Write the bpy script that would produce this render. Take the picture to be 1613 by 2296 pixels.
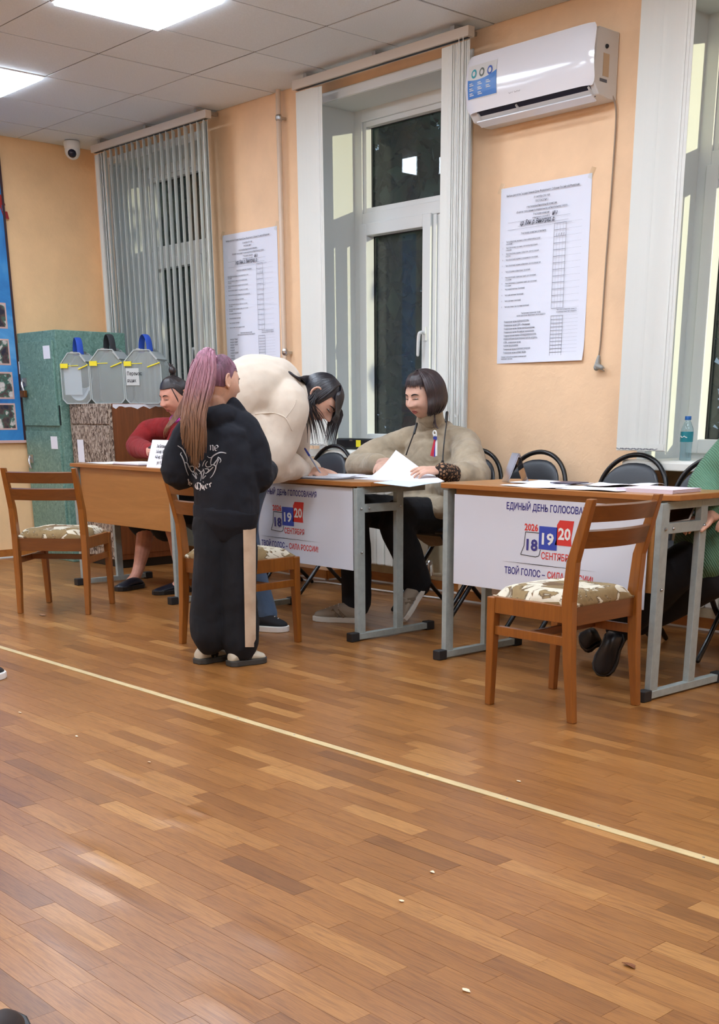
import bpy, bmesh, math, random
import numpy as np
from mathutils import Vector, Matrix
from mathutils.bvhtree import BVHTree
random.seed(7); np.random.seed(7)
SC = bpy.context.scene; COL = SC.collection; PI = math.pi
for o in list(bpy.data.objects): bpy.data.objects.remove(o)

# ------------------------------------------------------------------ camera (calibrated on the 0.624 m ceiling grid)
CF, CCX, CCY = 2624.2, 882.5, 1783.9
YAW, PIT, CAMH = -0.8229, -0.3148, 1.076
fw = np.array([math.sin(YAW)*math.cos(PIT), math.cos(YAW)*math.cos(PIT), math.sin(PIT)])
rt = np.array([math.cos(YAW), -math.sin(YAW), 0.0]); upv = np.cross(rt, fw)
CAM0 = np.array([0, 0, CAMH])
cd = bpy.data.cameras.new('camera'); cam = bpy.data.objects.new('camera', cd); COL.objects.link(cam)
cd.sensor_fit = 'HORIZONTAL'; cd.sensor_width = 36; cd.lens = CF/1613*36
cd.shift_x = (806.5-CCX)/1613; cd.shift_y = (CCY-1148)/1613; cd.clip_start = .05; cd.clip_end = 200
m = Matrix.Identity(4)
for i in range(3):
    m[i][0] = rt[i]; m[i][1] = upv[i]; m[i][2] = -fw[i]; m[i][3] = CAM0[i]
cam.matrix_world = m; SC.camera = cam

# ------------------------------------------------------------------ world: blue dusk outside
W = bpy.data.worlds.new('dusk'); SC.world = W; W.use_nodes = True
bg = W.node_tree.nodes['Background']; bg.inputs[0].default_value = (.13, .17, .22, 1); bg.inputs[1].default_value = .9
# low evening light raking along the facade from the right (an added spot in place of the low sun, trees stay dark)
fl = bpy.data.lights.new('sun_stand_in', 'SPOT'); flo = bpy.data.objects.new('sun_stand_in_beam', fl); COL.objects.link(flo)
fl.color = (1, .83, .55); fl.energy = 8000; fl.spot_size = math.radians(20); fl.spot_blend = .2; fl.shadow_soft_size = .05
FL_POS = Vector((9.0, 8.50, 3.47)); flo.location = FL_POS
flo.rotation_euler = (Vector((-6.2, 5.40, 1.7))-FL_POS).to_track_quat('-Z', 'Y').to_euler()
PANEL = 9.0                      # radiance of the LED ceiling panels
SC.view_settings.view_transform = 'Standard'; SC.view_settings.look = 'None'
SC.view_settings.gamma = 1; SC.view_settings.exposure = 1.5; SC.view_settings.use_curve_mapping = False

# ------------------------------------------------------------------ measuring helpers (photo pixel -> point on a known plane)
def ray(u, v): return fw+rt*(u-CCX)/CF-upv*(v-CCY)/CF
def Pz(u, v, z=0.0):
    d = ray(u, v); return CAM0+d*(z-CAMH)/d[2]
def Py(u, v, y):
    d = ray(u, v); return CAM0+d*y/d[1]
def Px(u, v, x):
    d = ray(u, v); return CAM0+d*x/d[0]
fh = np.array([math.sin(YAW), math.cos(YAW), 0.0])     # horizontal view direction
def Pd(u, v, p):                                      # on the upright plane through p facing the camera
    d = ray(u, v); return CAM0+d*(((np.array(p, float)-CAM0)@fh)/(d@fh))
def nrm(a):
    a = np.array(a, float); return a/np.linalg.norm(a)
def lin(c):
    return tuple(((x/255)/12.92 if x/255 <= .04045 else ((x/255+.055)/1.055)**2.4) for x in c)

# ------------------------------------------------------------------ mesh helpers
class MB:
    def __init__(s): s.v = []; s.f = []
    def add(s, vs, fs):
        k = len(s.v); s.v += [tuple(map(float, p)) for p in vs]; s.f += [tuple(i+k for i in f) for f in fs]; return s
    def box(s, x0, x1, y0, y1, z0, z1):
        return s.add([(x0,y0,z0),(x1,y0,z0),(x1,y1,z0),(x0,y1,z0),(x0,y0,z1),(x1,y0,z1),(x1,y1,z1),(x0,y1,z1)],
                     [(3,2,1,0),(4,5,6,7),(0,1,5,4),(1,2,6,5),(2,3,7,6),(3,0,4,7)])
    def bar(s, a, b, w, h, up=(0,0,1), w2=None, h2=None):   # rectangular bar from a to b, w across, h along 'up'
        a, b = np.array(a, float), np.array(b, float); t = nrm(b-a); up = np.array(up, float)
        sd = np.cross(t, up); sd = nrm(sd) if np.linalg.norm(sd) > 1e-6 else np.array([1., 0, 0]); n = np.cross(sd, t)
        w2 = w if w2 is None else w2; h2 = h if h2 is None else h2
        vs = []
        for p, ww, hh in ((a, w, h), (b, w2, h2)):
            for i, j in ((-1,-1),(1,-1),(1,1),(-1,1)): vs.append(p+sd*i*ww/2+n*j*hh/2)
        return s.add(vs, [(3,2,1,0),(4,5,6,7),(0,1,5,4),(1,2,6,5),(2,3,7,6),(3,0,4,7)])
    def tube(s, pts, rad, n=10, side=None, sm=0, cap=True):   # swept (optionally elliptical) tube with rounded ends
        pts = [np.array(p, float) for p in pts]
        R = [(r, r) if np.isscalar(r) else tuple(r) for r in (rad if hasattr(rad, '__len__') and not np.isscalar(rad) and len(rad) == len(pts) else [rad]*len(pts))]
        if sm:
            q, rr = [], []
            for i in range(len(pts)-1):
                p0 = pts[max(i-1, 0)]; p1 = pts[i]; p2 = pts[i+1]; p3 = pts[min(i+2, len(pts)-1)]
                for k in range(sm):
                    t = k/sm
                    q.append(.5*(2*p1+(p2-p0)*t+(2*p0-5*p1+4*p2-p3)*t*t+(3*p1-p0-3*p2+p3)*t**3))
                    e = t*t*(3-2*t); rr.append(tuple(R[i][c]*(1-e)+R[i+1][c]*e for c in (0, 1)))
            q.append(pts[-1]); rr.append(R[-1]); pts, R = q, rr
        m = len(pts); T = []
        for i in range(m): T.append(nrm(pts[min(i+1, m-1)]-pts[max(i-1, 0)]+1e-12))
        ref = np.array(side, float) if side is not None else (np.array([0, 0, 1.]) if abs(T[0][2]) < .9 else np.array([1., 0, 0]))
        rings = []; a = ref-T[0]*(ref@T[0]); a = nrm(a)
        for i in range(m):
            if side is not None:
                aa = ref-T[i]*(ref@T[i]); a = nrm(aa) if np.linalg.norm(aa) > .05 else nrm(a-T[i]*(a@T[i]))
            else: a = nrm(a-T[i]*(a@T[i]))
            rings.append((pts[i], a, np.cross(T[i], a), R[i]))
        if cap:
            def capr(r, sg):
                p, a, b, (ra, rb) = r; t = np.cross(a, b); o = []
                for fr, of in ((.75, .55), (.4, .85)): o.append((p+t*sg*min(ra, rb)*of, a, b, (ra*fr, rb*fr)))
                return o
            rings = capr(rings[0], -1)[::-1]+rings+capr(rings[-1], 1)
        vs = []; fs = []
        for p, a, b, (ra, rb) in rings:
            for k in range(n):
                c = 2*PI*k/n; vs.append(p+a*ra*math.cos(c)+b*rb*math.sin(c))
        M_ = len(rings)
        for i in range(M_-1):
            for k in range(n): fs.append((i*n+k, i*n+(k+1) % n, (i+1)*n+(k+1) % n, (i+1)*n+k))
        fs.append(tuple(range(n))[::-1]); fs.append(tuple((M_-1)*n+k for k in range(n)))
        return s.add(vs, fs)
    def lathe(s, prof, n=24, c=(0,0,0)):
        vs = []; fs = []
        for r, z in prof:
            for k in range(n): vs.append((c[0]+r*math.cos(2*PI*k/n), c[1]+r*math.sin(2*PI*k/n), c[2]+z))
        for i in range(len(prof)-1):
            for k in range(n): fs.append((i*n+k, i*n+(k+1) % n, (i+1)*n+(k+1) % n, (i+1)*n+k))
        fs.append(tuple(range(n))[::-1]); fs.append(tuple((len(prof)-1)*n+k for k in range(n)))
        return s.add(vs, fs)
    def prism(s, poly, o, ax, ay, d):        # polygon in plane (o, ax, ay) extruded by vector d
        o, ax, ay, d = (np.array(q, float) for q in (o, ax, ay, d)); n = len(poly)
        a = [o+ax*p[0]+ay*p[1] for p in poly]; b = [p+d for p in a]
        fs = [tuple(range(n))[::-1], tuple(range(n, 2*n))]+[(i, (i+1) % n, n+(i+1) % n, n+i) for i in range(n)]
        return s.add(a+b, fs)
    def ell(s, c, r, R=None, nu=20, nv=12, fn=None):
        c = np.array(c, float); vs = []; fs = []
        r = (r, r, r) if np.isscalar(r) else r
        for j in range(1, nv):
            th = PI*j/nv
            for i in range(nu):
                ph = 2*PI*i/nu; p = np.array([r[0]*math.sin(th)*math.cos(ph), r[1]*math.sin(th)*math.sin(ph), r[2]*math.cos(th)])
                if fn: p = fn(p)
                vs.append(c+(R@p if R is not None else p))
        for j in range(nv-2):
            for i in range(nu): fs.append((j*nu+i, (j+1)*nu+i, (j+1)*nu+(i+1) % nu, j*nu+(i+1) % nu))
        k = len(vs)
        for z in (r[2], -r[2]):
            p = np.array([0, 0, z]); p = fn(p) if fn else p; vs.append(c+(R@p if R is not None else p))
        for i in range(nu): fs.append((k, i, (i+1) % nu)); fs.append((k+1, (nv-2)*nu+(i+1) % nu, (nv-2)*nu+i))
        return s.add(vs, fs)
    def quad(s, a, b, c, d): return s.add([a, b, c, d], [(0, 1, 2, 3)])
    def sheet(s, fn, nu, nv):                # grid surface fn(a, b), a, b in 0..1
        vs = [fn(i/nu, j/nv) for j in range(nv+1) for i in range(nu+1)]
        fs = [(j*(nu+1)+i, j*(nu+1)+i+1, (j+1)*(nu+1)+i+1, (j+1)*(nu+1)+i) for j in range(nv) for i in range(nu)]
        return s.add(vs, fs)
    def xf(s, M4):
        s.v = [tuple(M4 @ Vector(p)) for p in s.v]; return s
    def join(s, o): return s.add(o.v, o.f)

def mesh_of(name, mb, mats, smooth=None):
    me = bpy.data.meshes.new(name); me.from_pydata(mb.v, [], mb.f)
    for mt in (mats if isinstance(mats, (list, tuple)) else [mats]): me.materials.append(mt)
    if smooth is not None:
        me.shade_smooth()
        if smooth < 180: me.set_sharp_from_angle(angle=math.radians(smooth))
    me.update(); return me
def obj(name, mb, mat, parent=None, smooth=None, bevel=0, world=False, solid=0, label=None, kind=None):
    if world and parent is not None:
        mb.xf(Matrix.LocRotScale(parent.location, parent.rotation_euler, None).inverted())
    o = bpy.data.objects.new(name, mesh_of(name, mb, mat, smooth)); COL.objects.link(o)
    if parent is not None: o.parent = parent
    if solid:
        md = o.modifiers.new('solid', 'SOLIDIFY'); md.thickness = solid; md.offset = 0
        if smooth is not None:
            es = o.modifiers.new('split', 'EDGE_SPLIT'); es.split_angle = math.radians(50)
    if bevel:
        md = o.modifiers.new('bevel', 'BEVEL'); md.width = bevel; md.segments = 2; md.limit_method = 'ANGLE'; md.angle_limit = .6
        md.harden_normals = False
    if label: o['label'] = label
    if kind: o['kind'] = kind
    return o
def tag(o, label, cat, group=None, kind=None):
    o['label'] = label; o['category'] = cat
    if group: o['group'] = group
    if kind: o['kind'] = kind
    return o
def thing(name, label, cat, loc=(0,0,0), rotz=0, group=None):
    o = bpy.data.objects.new(name, None); COL.objects.link(o); o.location = Vector([float(q) for q in loc]); o.rotation_euler = (0, 0, rotz)
    o.empty_display_size = .1
    return tag(o, label, cat, group)
def struct(name, mb=None, mat=None, parent=None, **k):
    if mb is None:
        o = bpy.data.objects.new(name, None); COL.objects.link(o)
    else: o = obj(name, mb, mat, parent, **k)
    if parent is None: o['kind'] = 'structure'
    return o
def dup(root, loc, rotz, label, group=None):
    r = root.copy(); COL.objects.link(r); r.location = loc; r.rotation_euler = (0, 0, rotz); r['label'] = label
    if group: r['group'] = group
    for ch in [c for c in bpy.data.objects if c.parent == root]:
        c = ch.copy(); COL.objects.link(c); c.parent = r
        for g in [g for g in bpy.data.objects if g.parent == ch]:
            d = g.copy(); COL.objects.link(d); d.parent = c
    return r
def text_mb(lines, R, o, off=0.0, sx=1.0, shear=0.0, ext=0.0006, res=2):
    """lines: (string, size, x, y, align); R columns = text x, y, normal; o origin"""
    mb = MB()
    for st, size, x, y, al in lines:
        cu = bpy.data.curves.new('t', 'FONT'); cu.body = st; cu.size = size; cu.align_x = al; cu.offset = off*size; cu.shear = shear
        cu.extrude = 0; cu.resolution_u = res; cu.fill_mode = 'FRONT'
        ob = bpy.data.objects.new('t', cu); COL.objects.link(ob)
        dg = bpy.context.evaluated_depsgraph_get(); me = bpy.data.meshes.new_from_object(ob.evaluated_get(dg))
        vs = [np.array(o, float)+R[0]*(x+v.co.x*sx)+R[1]*(y+v.co.y)+R[2]*ext for v in me.vertices]
        mb.add(vs, [tuple(p.vertices) for p in me.polygons])
        bpy.data.objects.remove(ob); bpy.data.curves.remove(cu); bpy.data.meshes.remove(me)
    return mb
WALLR = (np.array([1., 0, 0]), np.array([0, 0, 1.]), np.array([0, -1., 0]))

# ------------------------------------------------------------------ materials
def newmat(name):
    mt = bpy.data.materials.new(name); mt.use_nodes = True; nt = mt.node_tree
    return mt, nt, nt.nodes['Principled BSDF']
def N(nt, typ, **k):
    n = nt.nodes.new(typ)
    for a, b in k.items():
        if hasattr(n, a): setattr(n, a, b)
    return n
def coords(nt, scale=(1,1,1), kind='Object'):
    tc = N(nt, 'ShaderNodeTexCoord'); mp = N(nt, 'ShaderNodeMapping'); mp.inputs['Scale'].default_value = scale
    nt.links.new(tc.outputs[kind], mp.inputs['Vector']); return mp.outputs['Vector']
def ramp(nt, fac, cols):
    r = N(nt, 'ShaderNodeValToRGB'); nt.links.new(fac, r.inputs['Fac']); e = r.color_ramp.elements
    e[0].position, e[0].color = cols[0][0], (*lin(cols[0][1]), 1); e[1].position, e[1].color = cols[-1][0], (*lin(cols[-1][1]), 1)
    for p, c in cols[1:-1]:
        q = e.new(p); q.color = (*lin(c), 1)
    return r.outputs['Color']
def noise(nt, vec, scale=5, detail=3, rough=.5, dist=0):
    n = N(nt, 'ShaderNodeTexNoise'); n.inputs['Scale'].default_value = scale; n.inputs['Detail'].default_value = detail
    n.inputs['Roughness'].default_value = rough; n.inputs['Distortion'].default_value = dist
    nt.links.new(vec, n.inputs['Vector']); return n.outputs['Fac']
def bump(nt, bs, h, strength=.2, dist=.01):
    b = N(nt, 'ShaderNodeBump'); b.inputs['Strength'].default_value = strength; b.inputs['Distance'].default_value = dist
    nt.links.new(h, b.inputs['Height']); nt.links.new(b.outputs['Normal'], bs.inputs['Normal'])
def mat(name, col, rough=.5, metal=0, var=0, vs=8, bs=0, bscale=60, spec=None, coat=0, sheen=0, bdist=.004):
    mt, nt, b = newmat(name)
    b.inputs['Base Color'].default_value = (*lin(col), 1); b.inputs['Roughness'].default_value = rough; b.inputs['Metallic'].default_value = metal
    if spec is not None: b.inputs['Specular IOR Level'].default_value = spec
    if coat: b.inputs['Coat Weight'].default_value = coat; b.inputs['Coat Roughness'].default_value = .08
    if sheen: b.inputs['Sheen Weight'].default_value = sheen; b.inputs['Sheen Roughness'].default_value = .5
    if var:
        f = noise(nt, coords(nt), vs, 4, .6)
        lo = [max(0, c*(1-var)) for c in col]; hi = [min(255, c*(1+var)) for c in col]
        nt.links.new(ramp(nt, f, [(.3, lo), (.7, hi)]), b.inputs['Base Color'])
    if bs: bump(nt, b, noise(nt, coords(nt), bscale, 3, .6), bs, bdist)
    return mt
def wood(name, dark, light, axis=0, rough=.35, coat=.15, grain=1.0):
    mt, nt, b = newmat(name)
    sc = [14*grain, 14*grain, 14*grain]; sc[axis] = 1.2*grain
    f = noise(nt, coords(nt, sc), 2.0, 5, .65, 1.2)
    nt.links.new(ramp(nt, f, [(.25, dark), (.55, [(a+c)/2 for a, c in zip(dark, light)]), (.8, light)]), b.inputs['Base Color'])
    b.inputs['Roughness'].default_value = rough; b.inputs['Coat Weight'].default_value = coat; b.inputs['Coat Roughness'].default_value = .2
    bump(nt, b, f, .06, .002)
    return mt
def emit(name, col, st):
    mt, nt, b = newmat(name); b.inputs['Base Color'].default_value = (.8, .8, .8, 1)
    b.inputs['Emission Color'].default_value = (*lin(col), 1); b.inputs['Emission Strength'].default_value = st; return mt
def glass(name, tint=(255,255,255), refl=1.0, rough=0.0, ior=1.5, film=0, filmc=(200, 206, 210)):
    mt = bpy.data.materials.new(name); mt.use_nodes = True; nt = mt.node_tree; nt.nodes.clear()
    out = N(nt, 'ShaderNodeOutputMaterial'); mix = N(nt, 'ShaderNodeMixShader'); tr = N(nt, 'ShaderNodeBsdfTransparent'); gl = N(nt, 'ShaderNodeBsdfGlossy')
    tr.inputs[0].default_value = (*lin(tint), 1); gl.inputs['Roughness'].default_value = rough
    g = N(nt, 'ShaderNodeNewGeometry'); dt = N(nt, 'ShaderNodeVectorMath', operation='DOT_PRODUCT'); nt.links.new(g.outputs['Normal'], dt.inputs[0]); nt.links.new(g.outputs['Incoming'], dt.inputs[1])
    def mth(op, a, b):
        n = N(nt, 'ShaderNodeMath', operation=op)
        for i, q in enumerate((a, b)):
            if isinstance(q, (int, float)): n.inputs[i].default_value = q
            elif q is not None: nt.links.new(q, n.inputs[i])
        return n
    f0 = ((ior-1)/(ior+1))**2
    sch = mth('POWER', mth('SUBTRACT', 1.0, mth('ABSOLUTE', dt.outputs['Value'], None).outputs[0]).outputs[0], 5.0)      # Schlick, the same from both faces
    mul = mth('MULTIPLY', mth('ADD', mth('MULTIPLY', sch.outputs[0], 1-f0).outputs[0], f0).outputs[0], refl); mul.use_clamp = True
    nt.links.new(mul.outputs[0], mix.inputs[0])
    nt.links.new(tr.outputs[0], mix.inputs[1]); nt.links.new(gl.outputs[0], mix.inputs[2]); last = mix
    if film:
        df = N(nt, 'ShaderNodeBsdfDiffuse'); df.inputs[0].default_value = (*lin(filmc), 1); m2 = N(nt, 'ShaderNodeMixShader'); m2.inputs[0].default_value = film
        nt.links.new(mix.outputs[0], m2.inputs[1]); nt.links.new(df.outputs[0], m2.inputs[2]); last = m2
    nt.links.new(last.outputs[0], out.inputs[0])
    return mt
WHITE = mat('white_plastic', (226, 228, 226), .35)
PVC = mat('window_plastic', (222, 226, 225), .4)
GREYTXT = mat('grey_print', (95, 97, 105), .8); BLACKTXT = mat('black_print', (40, 40, 44), .8)
BLACK = mat('black_plastic', (22, 22, 24), .4); CHROME = mat('steel', (180, 180, 180), .3, 1)
PAPER = mat('paper', (236, 238, 246), .8)
# ================================================================== ROOM
XL, XR, YB, YF, ZC = -8.95, 2.3, 5.158, -1.7, 3.0
TS = .624; TX0 = -8.527; TY0 = 4.538
def wallmat(name, col):
    mt, nt, b = newmat(name); b.inputs['Roughness'].default_value = .75
    v = coords(nt); f = noise(nt, v, 3, 4, .6)
    nt.links.new(ramp(nt, f, [(.3, [c*.96 for c in col]), (.7, [min(255, c*1.02) for c in col])]), b.inputs['Base Color'])
    bump(nt, b, noise(nt, v, 26, 5, .6, .6), .35, .006); return mt
PEACH = wallmat('peach_wall_paint', (245, 208, 168))
PEACH2 = wallmat('left_wall_paint', (243, 202, 152))
BASEW = wood('skirting_wood', (150, 88, 36), (190, 122, 56), 0)
BEIGE = mat('niche_paint', (205, 196, 168), .8, var=.08, vs=6)
WIN = [-8.71, -6.22, -3.67]; WW = 1.24; ZS, ZT = .84, 2.87; YN = 5.36
mb = MB(); xs = [XL-.3]
for w in WIN: xs += [w, w+WW]
xs.append(XR+.2)
for i in range(0, len(xs), 2): mb.box(xs[i], xs[i+1], YB, YB+.35, 0, 3.3)
for w in WIN: mb.box(w, w+WW, YB, YB+.35, ZT, 3.3)
wb = struct('wall_back', mb, PEACH)
mb = MB()
for w in WIN: mb.box(w, w+WW, YN, YB+.35, 0, ZS-.04)
obj('niche_panel', mb, BEIGE, wb)
struct('wall_left', MB().box(XL-.3, XL, YF, YB, 0, 3.3), PEACH2)
struct('wall_right', MB().box(XR, XR+.2, YF, YB, 0, 3.3), PEACH)
struct('wall_front', MB().box(XL-.3, XR+.2, YF-.2, YF, 0, 3.3), PEACH)
# skirting boards with a white lower bead
def skirting(name, segs):
    o = struct(name, MB(), None) if False else None
    mb = MB(); bead = MB()
    for (a, b, n) in segs:                # n = direction into the room
        a, b, n = (np.array(q, float) for q in (a, b, n))
        c = n*.012
        mb.bar(a+c*.5+np.array([0,0,.035]), b+c*.5+np.array([0,0,.035]), .012, .058)
        bead.bar(a+n*.016+np.array([0,0,.005]), b+n*.016+np.array([0,0,.005]), .010, .010)
    o = struct(name, mb, BASEW); obj('bead', bead, WHITE, o, label='white bead along the foot of the skirting'); return o
segs = []
for i in range(0, len(xs), 2): segs.append(((max(xs[i], XL), YB, 0), (min(xs[i+1], XR), YB, 0), (0, -1, 0)))
for w in WIN:
    segs += [((w, YN, 0), (w+WW, YN, 0), (0, -1, 0)), ((w, YB, 0), (w, YN, 0), (1, 0, 0)), ((w+WW, YB, 0), (w+WW, YN, 0), (-1, 0, 0))]
skirting('baseboard_back', segs)
skirting('baseboard_left', [((XL, YF, 0), (XL, YB, 0), (1, 0, 0))])

# ---------------------------------------------------------------- windows
SLAT = bpy.data.materials.new('slat_fabric'); SLAT.use_nodes = True
_b = SLAT.node_tree.nodes['Principled BSDF']; _b.inputs['Base Color'].default_value = (*lin((228, 230, 224)), 1); _b.inputs['Roughness'].default_value = .8
_nt = SLAT.node_tree; _tr = N(_nt, 'ShaderNodeBsdfTranslucent'); _tr.inputs[0].default_value = (.75, .74, .68, 1); _mx = N(_nt, 'ShaderNodeMixShader'); _mx.inputs[0].default_value = .10
_nt.links.new(_b.outputs[0], _mx.inputs[1]); _nt.links.new(_tr.outputs[0], _mx.inputs[2]); _nt.links.new(_mx.outputs[0], _nt.nodes['Material Output'].inputs[0])
REVEAL = mat('reveal_panel_plastic', (214, 219, 217), .45)
SILL = mat('sill_plastic', (228, 228, 220), .4)
PANE = glass('window_glass', (232, 238, 238), 1.0, film=.035)
GASK = mat('black_gasket', (28, 30, 32), .5)
yf, yg = 5.43, 5.497
for k, w in enumerate(WIN):
    r = struct('window_%d' % (k+1)); e = w+WW
    mb = MB().box(w-.012, w+.004, YB-.002, yf+.02, ZS, ZT+.01).box(e-.004, e+.012, YB-.002, yf+.02, ZS, ZT+.01).box(w, e, YB-.002, yf+.02, ZT-.004, ZT+.012)
    obj('reveal', mb, REVEAL, r)
    mb = MB().box(w-.05, w+.002, YB-.012, YB+.01, ZS-.02, ZT+.05).box(e-.002, e+.05, YB-.012, YB+.01, ZS-.02, ZT+.05).box(w, e, YB-.012, YB+.01, ZT-.002, ZT+.05)
    obj('casing', mb, PVC, r, bevel=.003)
    mb = MB().box(w, w+.075, yf, yf+.07, ZS, ZT).box(e-.075, e, yf, yf+.07, ZS, ZT).box(w+.075, e-.075, yf, yf+.07, 2.80, ZT)
    mb.box(w+.075, e-.075, yf, yf+.07, ZS, .895).box(w+.075, e-.075, yf, yf+.07, 2.215, 2.285).box(w+.715, w+.745, yf, yf+.07, .895, 2.215)
    obj('frame', mb, PVC, r, bevel=.004)
    # glazing bead of the top light, sash with its own profile, fixed right light
    def ring(x0, x1, z0, z1, t, y0, y1):
        return MB().box(x0, x0+t, y0, y1, z0, z1).box(x1-t, x1, y0, y1, z0, z1).box(x0+t, x1-t, y0, y1, z0, z0+t).box(x0+t, x1-t, y0, y1, z1-t, z1)
    obj('glazing_bead', ring(w+.075, e-.075, 2.285, 2.80, .03, yf+.012, yf+.06), PVC, r, bevel=.003)
    sash = obj('sash', ring(w+.062, w+.712, .885, 2.222, .07, yf-.018, yf+.05), PVC, r, bevel=.005)
    obj('glazing_bead', ring(w+.745, e-.075, .895, 2.215, .03, yf+.012, yf+.06), PVC, r, bevel=.003)
    for nm, (x0, x1, z0, z1) in (('a', (w+.105, e-.105, 2.315, 2.77)), ('b', (w+.132, w+.642, .955, 2.152)), ('c', (w+.775, e-.105, .925, 2.185))):
        gp = obj('glass_pane', MB().box(x0-.012, x1+.012, yg, yg+.004, z0-.012, z1+.012), PANE, r)
        obj('gasket', ring(x0-.012, x1+.012, z0-.012, z1+.012, .016, yg-.012, yg-.003), GASK, gp)
    hx = w+.675; hz = 1.555
    hb = MB().box(hx-.014, hx+.014, yf-.028, yf-.016, hz-.045, hz+.035)
    hb.tube([(hx, yf-.02, hz), (hx, yf-.055, hz), (hx-.012, yf-.062, hz-.02), (hx-.02, yf-.062, hz-.13)], [.010, .010, .011, .009], 10, sm=4)
    obj('handle', hb, WHITE, sash, smooth=40)
    sl = obj('sill', MB().box(w-.06, e+.06, 5.045, yf+.02, .822, .860).box(w-.06, e+.06, 5.04, 5.06, .812, .852), SILL, r, bevel=.006)

# vertical blinds : rails and slats
def blind(label, x0, x1, slats, gone=None):
    t = thing('vertical_blind', label, 'blind', (x0, 5.0, 2.94))
    hr = MB().box(0, x1-x0, -.024, .024, -.018, .03); obj('head_rail', hr, mat('rail_paint', (205, 196, 184), .5), t, bevel=.003)
    obj('rail_slot', MB().box(.02, x1-x0-.02, -.010, .010, -.0195, -.0175), GASK, t)
    for q in (.12, (x1-x0)/2, x1-x0-.12): obj('bracket', MB().box(q-.015, q+.015, -.02, .15, .03, .05), CHROME, t)
    for (x, ang, zb, wd) in slats:
        c, s_ = math.cos(ang), math.sin(ang); L = -.03; xx = x-x0; n = 6
        vs = []; 
        for j in range(2):
            z = L if j == 0 else zb-2.94
            for i in range(n+1):
                u = (i/n-.5)*wd; bow = .006*math.cos((i/n-.5)*PI)
                vs.append((xx+u*c-bow*s_, u*s_+bow*c, z))
        fs = [(i, i+1, n+2+i, n+1+i) for i in range(n)]
        so = obj('slat', MB().add(vs, fs), SLAT, t, solid=.0015)
        wt = MB().bar((xx-c*wd*.42, -s_*wd*.42, zb-2.94+.018), (xx+c*wd*.42, s_*wd*.42, zb-2.94+.018), .004, .03)
        obj('weight', wt, SLAT, so)
    for lo_, hi_ in ((min(q[0] for q in slats), min(q[0] for q in slats)+.16), (max(q[0] for q in slats)-.16, max(q[0] for q in slats))):
        zb_ = slats[0][2]-2.94+.012; obj('link_chain', MB().tube([(lo_-x0-.03+(hi_-lo_+.06)*k/12, -.032, zb_-.005*(k % 2)) for k in range(13)], .0016, 5), GREYTXT, t)
    return t
sl = []
for i in range(18): sl.append((-8.50+i*.0755, math.radians(-41+random.uniform(-3, 3)-i*.55), .92, .089))
for i in range(6): sl.append((-8.63+i*.016, math.radians(-12+random.uniform(-5, 5)), .92, .089))
for q in range(2): sl.append((-7.20-q*.05, math.radians(-25), .92, .089))
blind('white vertical blind drawn open across the window behind the green cabinet', -8.67, -7.17, sl)
sl = [(-6.20+i*.015+(.02 if i > 4 else 0), math.radians(8+(i % 3)*1.5), .885, .089) for i in range(9)]
sl += [(-4.975+i*.014, math.radians(-6+(i % 3)*1.5), .885, .089) for i in range(10)]
b2 = blind('white vertical blind parked at both sides of the middle window', -6.26, -4.80, sl)
mb = MB()
for dx in (1.40, 1.43):
    mb.tube([(dx, -.03, -.02), (dx+.005, -.03, -1.0), (dx+.01, -.032, -1.86)], .002, 6)
mb.tube([(1.41, -.032, -1.86), (1.425, -.032, -1.88), (1.44, -.032, -1.86)], .002, 6, sm=4)
obj('bead_chain', mb, WHITE, b2)
sl = [(-3.685+i*.018+(.0 if i < 5 else .04), math.radians(6+(i % 3)*2), .905, .100) for i in range(9)]
blind('white vertical blind parked beside the right-hand window', -3.73, -2.30, sl)

# ---------------------------------------------------------------- ceiling
TILE = mat('ceiling_tile_mineral', (226, 233, 237), .9, var=.03, vs=160, bs=.25, bscale=220, bdist=.002)
GRID = mat('ceiling_grid_dark', (72, 68, 66), .7)  # one even dark grey for the bars in the tile gaps
VX, VY = -2.9, 1.42
mb = MB().box(XL-.3, XR+.2, YF-.2, YB+.1, ZC+.03, ZC+.1)
ceil = struct('ceiling', mb, TILE)
obj('far_tiles', MB().box(XL, XR, YF, TY0-5*TS, ZC, ZC+.02).box(TX0+9*TS, XR, TY0-5*TS, YB, ZC, ZC+.02), TILE, ceil, kind='stuff')
obj('grid_bars', MB().box(XL, TX0+9*TS, TY0-5*TS, YB, ZC+.005, ZC+.012), GRID, ceil)
def panel_cell(i, j): return (i % 3 == 1) and (j % 3 == 1)
for i in range(-1, 9):
    for j in range(-1, 5):
        x0, x1 = TX0+i*TS, TX0+(i+1)*TS; y1 = TY0-j*TS; y0 = y1-TS
        x0 = max(x0, XL); y1 = min(y1, YB)
        if panel_cell(i, j): continue
        g = .005; dz = random.uniform(0, .003)
        tl = obj('ceiling_tile', MB().box(x0+g, x1-g, y0+g, y1-g, ZC+dz, ZC+.02), TILE, ceil)
PFR = mat('panel_frame', (235, 235, 235), .4)
DIFF = emit('led_diffuser', (226, 239, 255), PANEL)
names = {(1, 1): 'square LED ceiling panel cut off by the left edge, near the corner', (4, 1): 'large bright LED ceiling panel at the top of the picture'}
first = None
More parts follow.
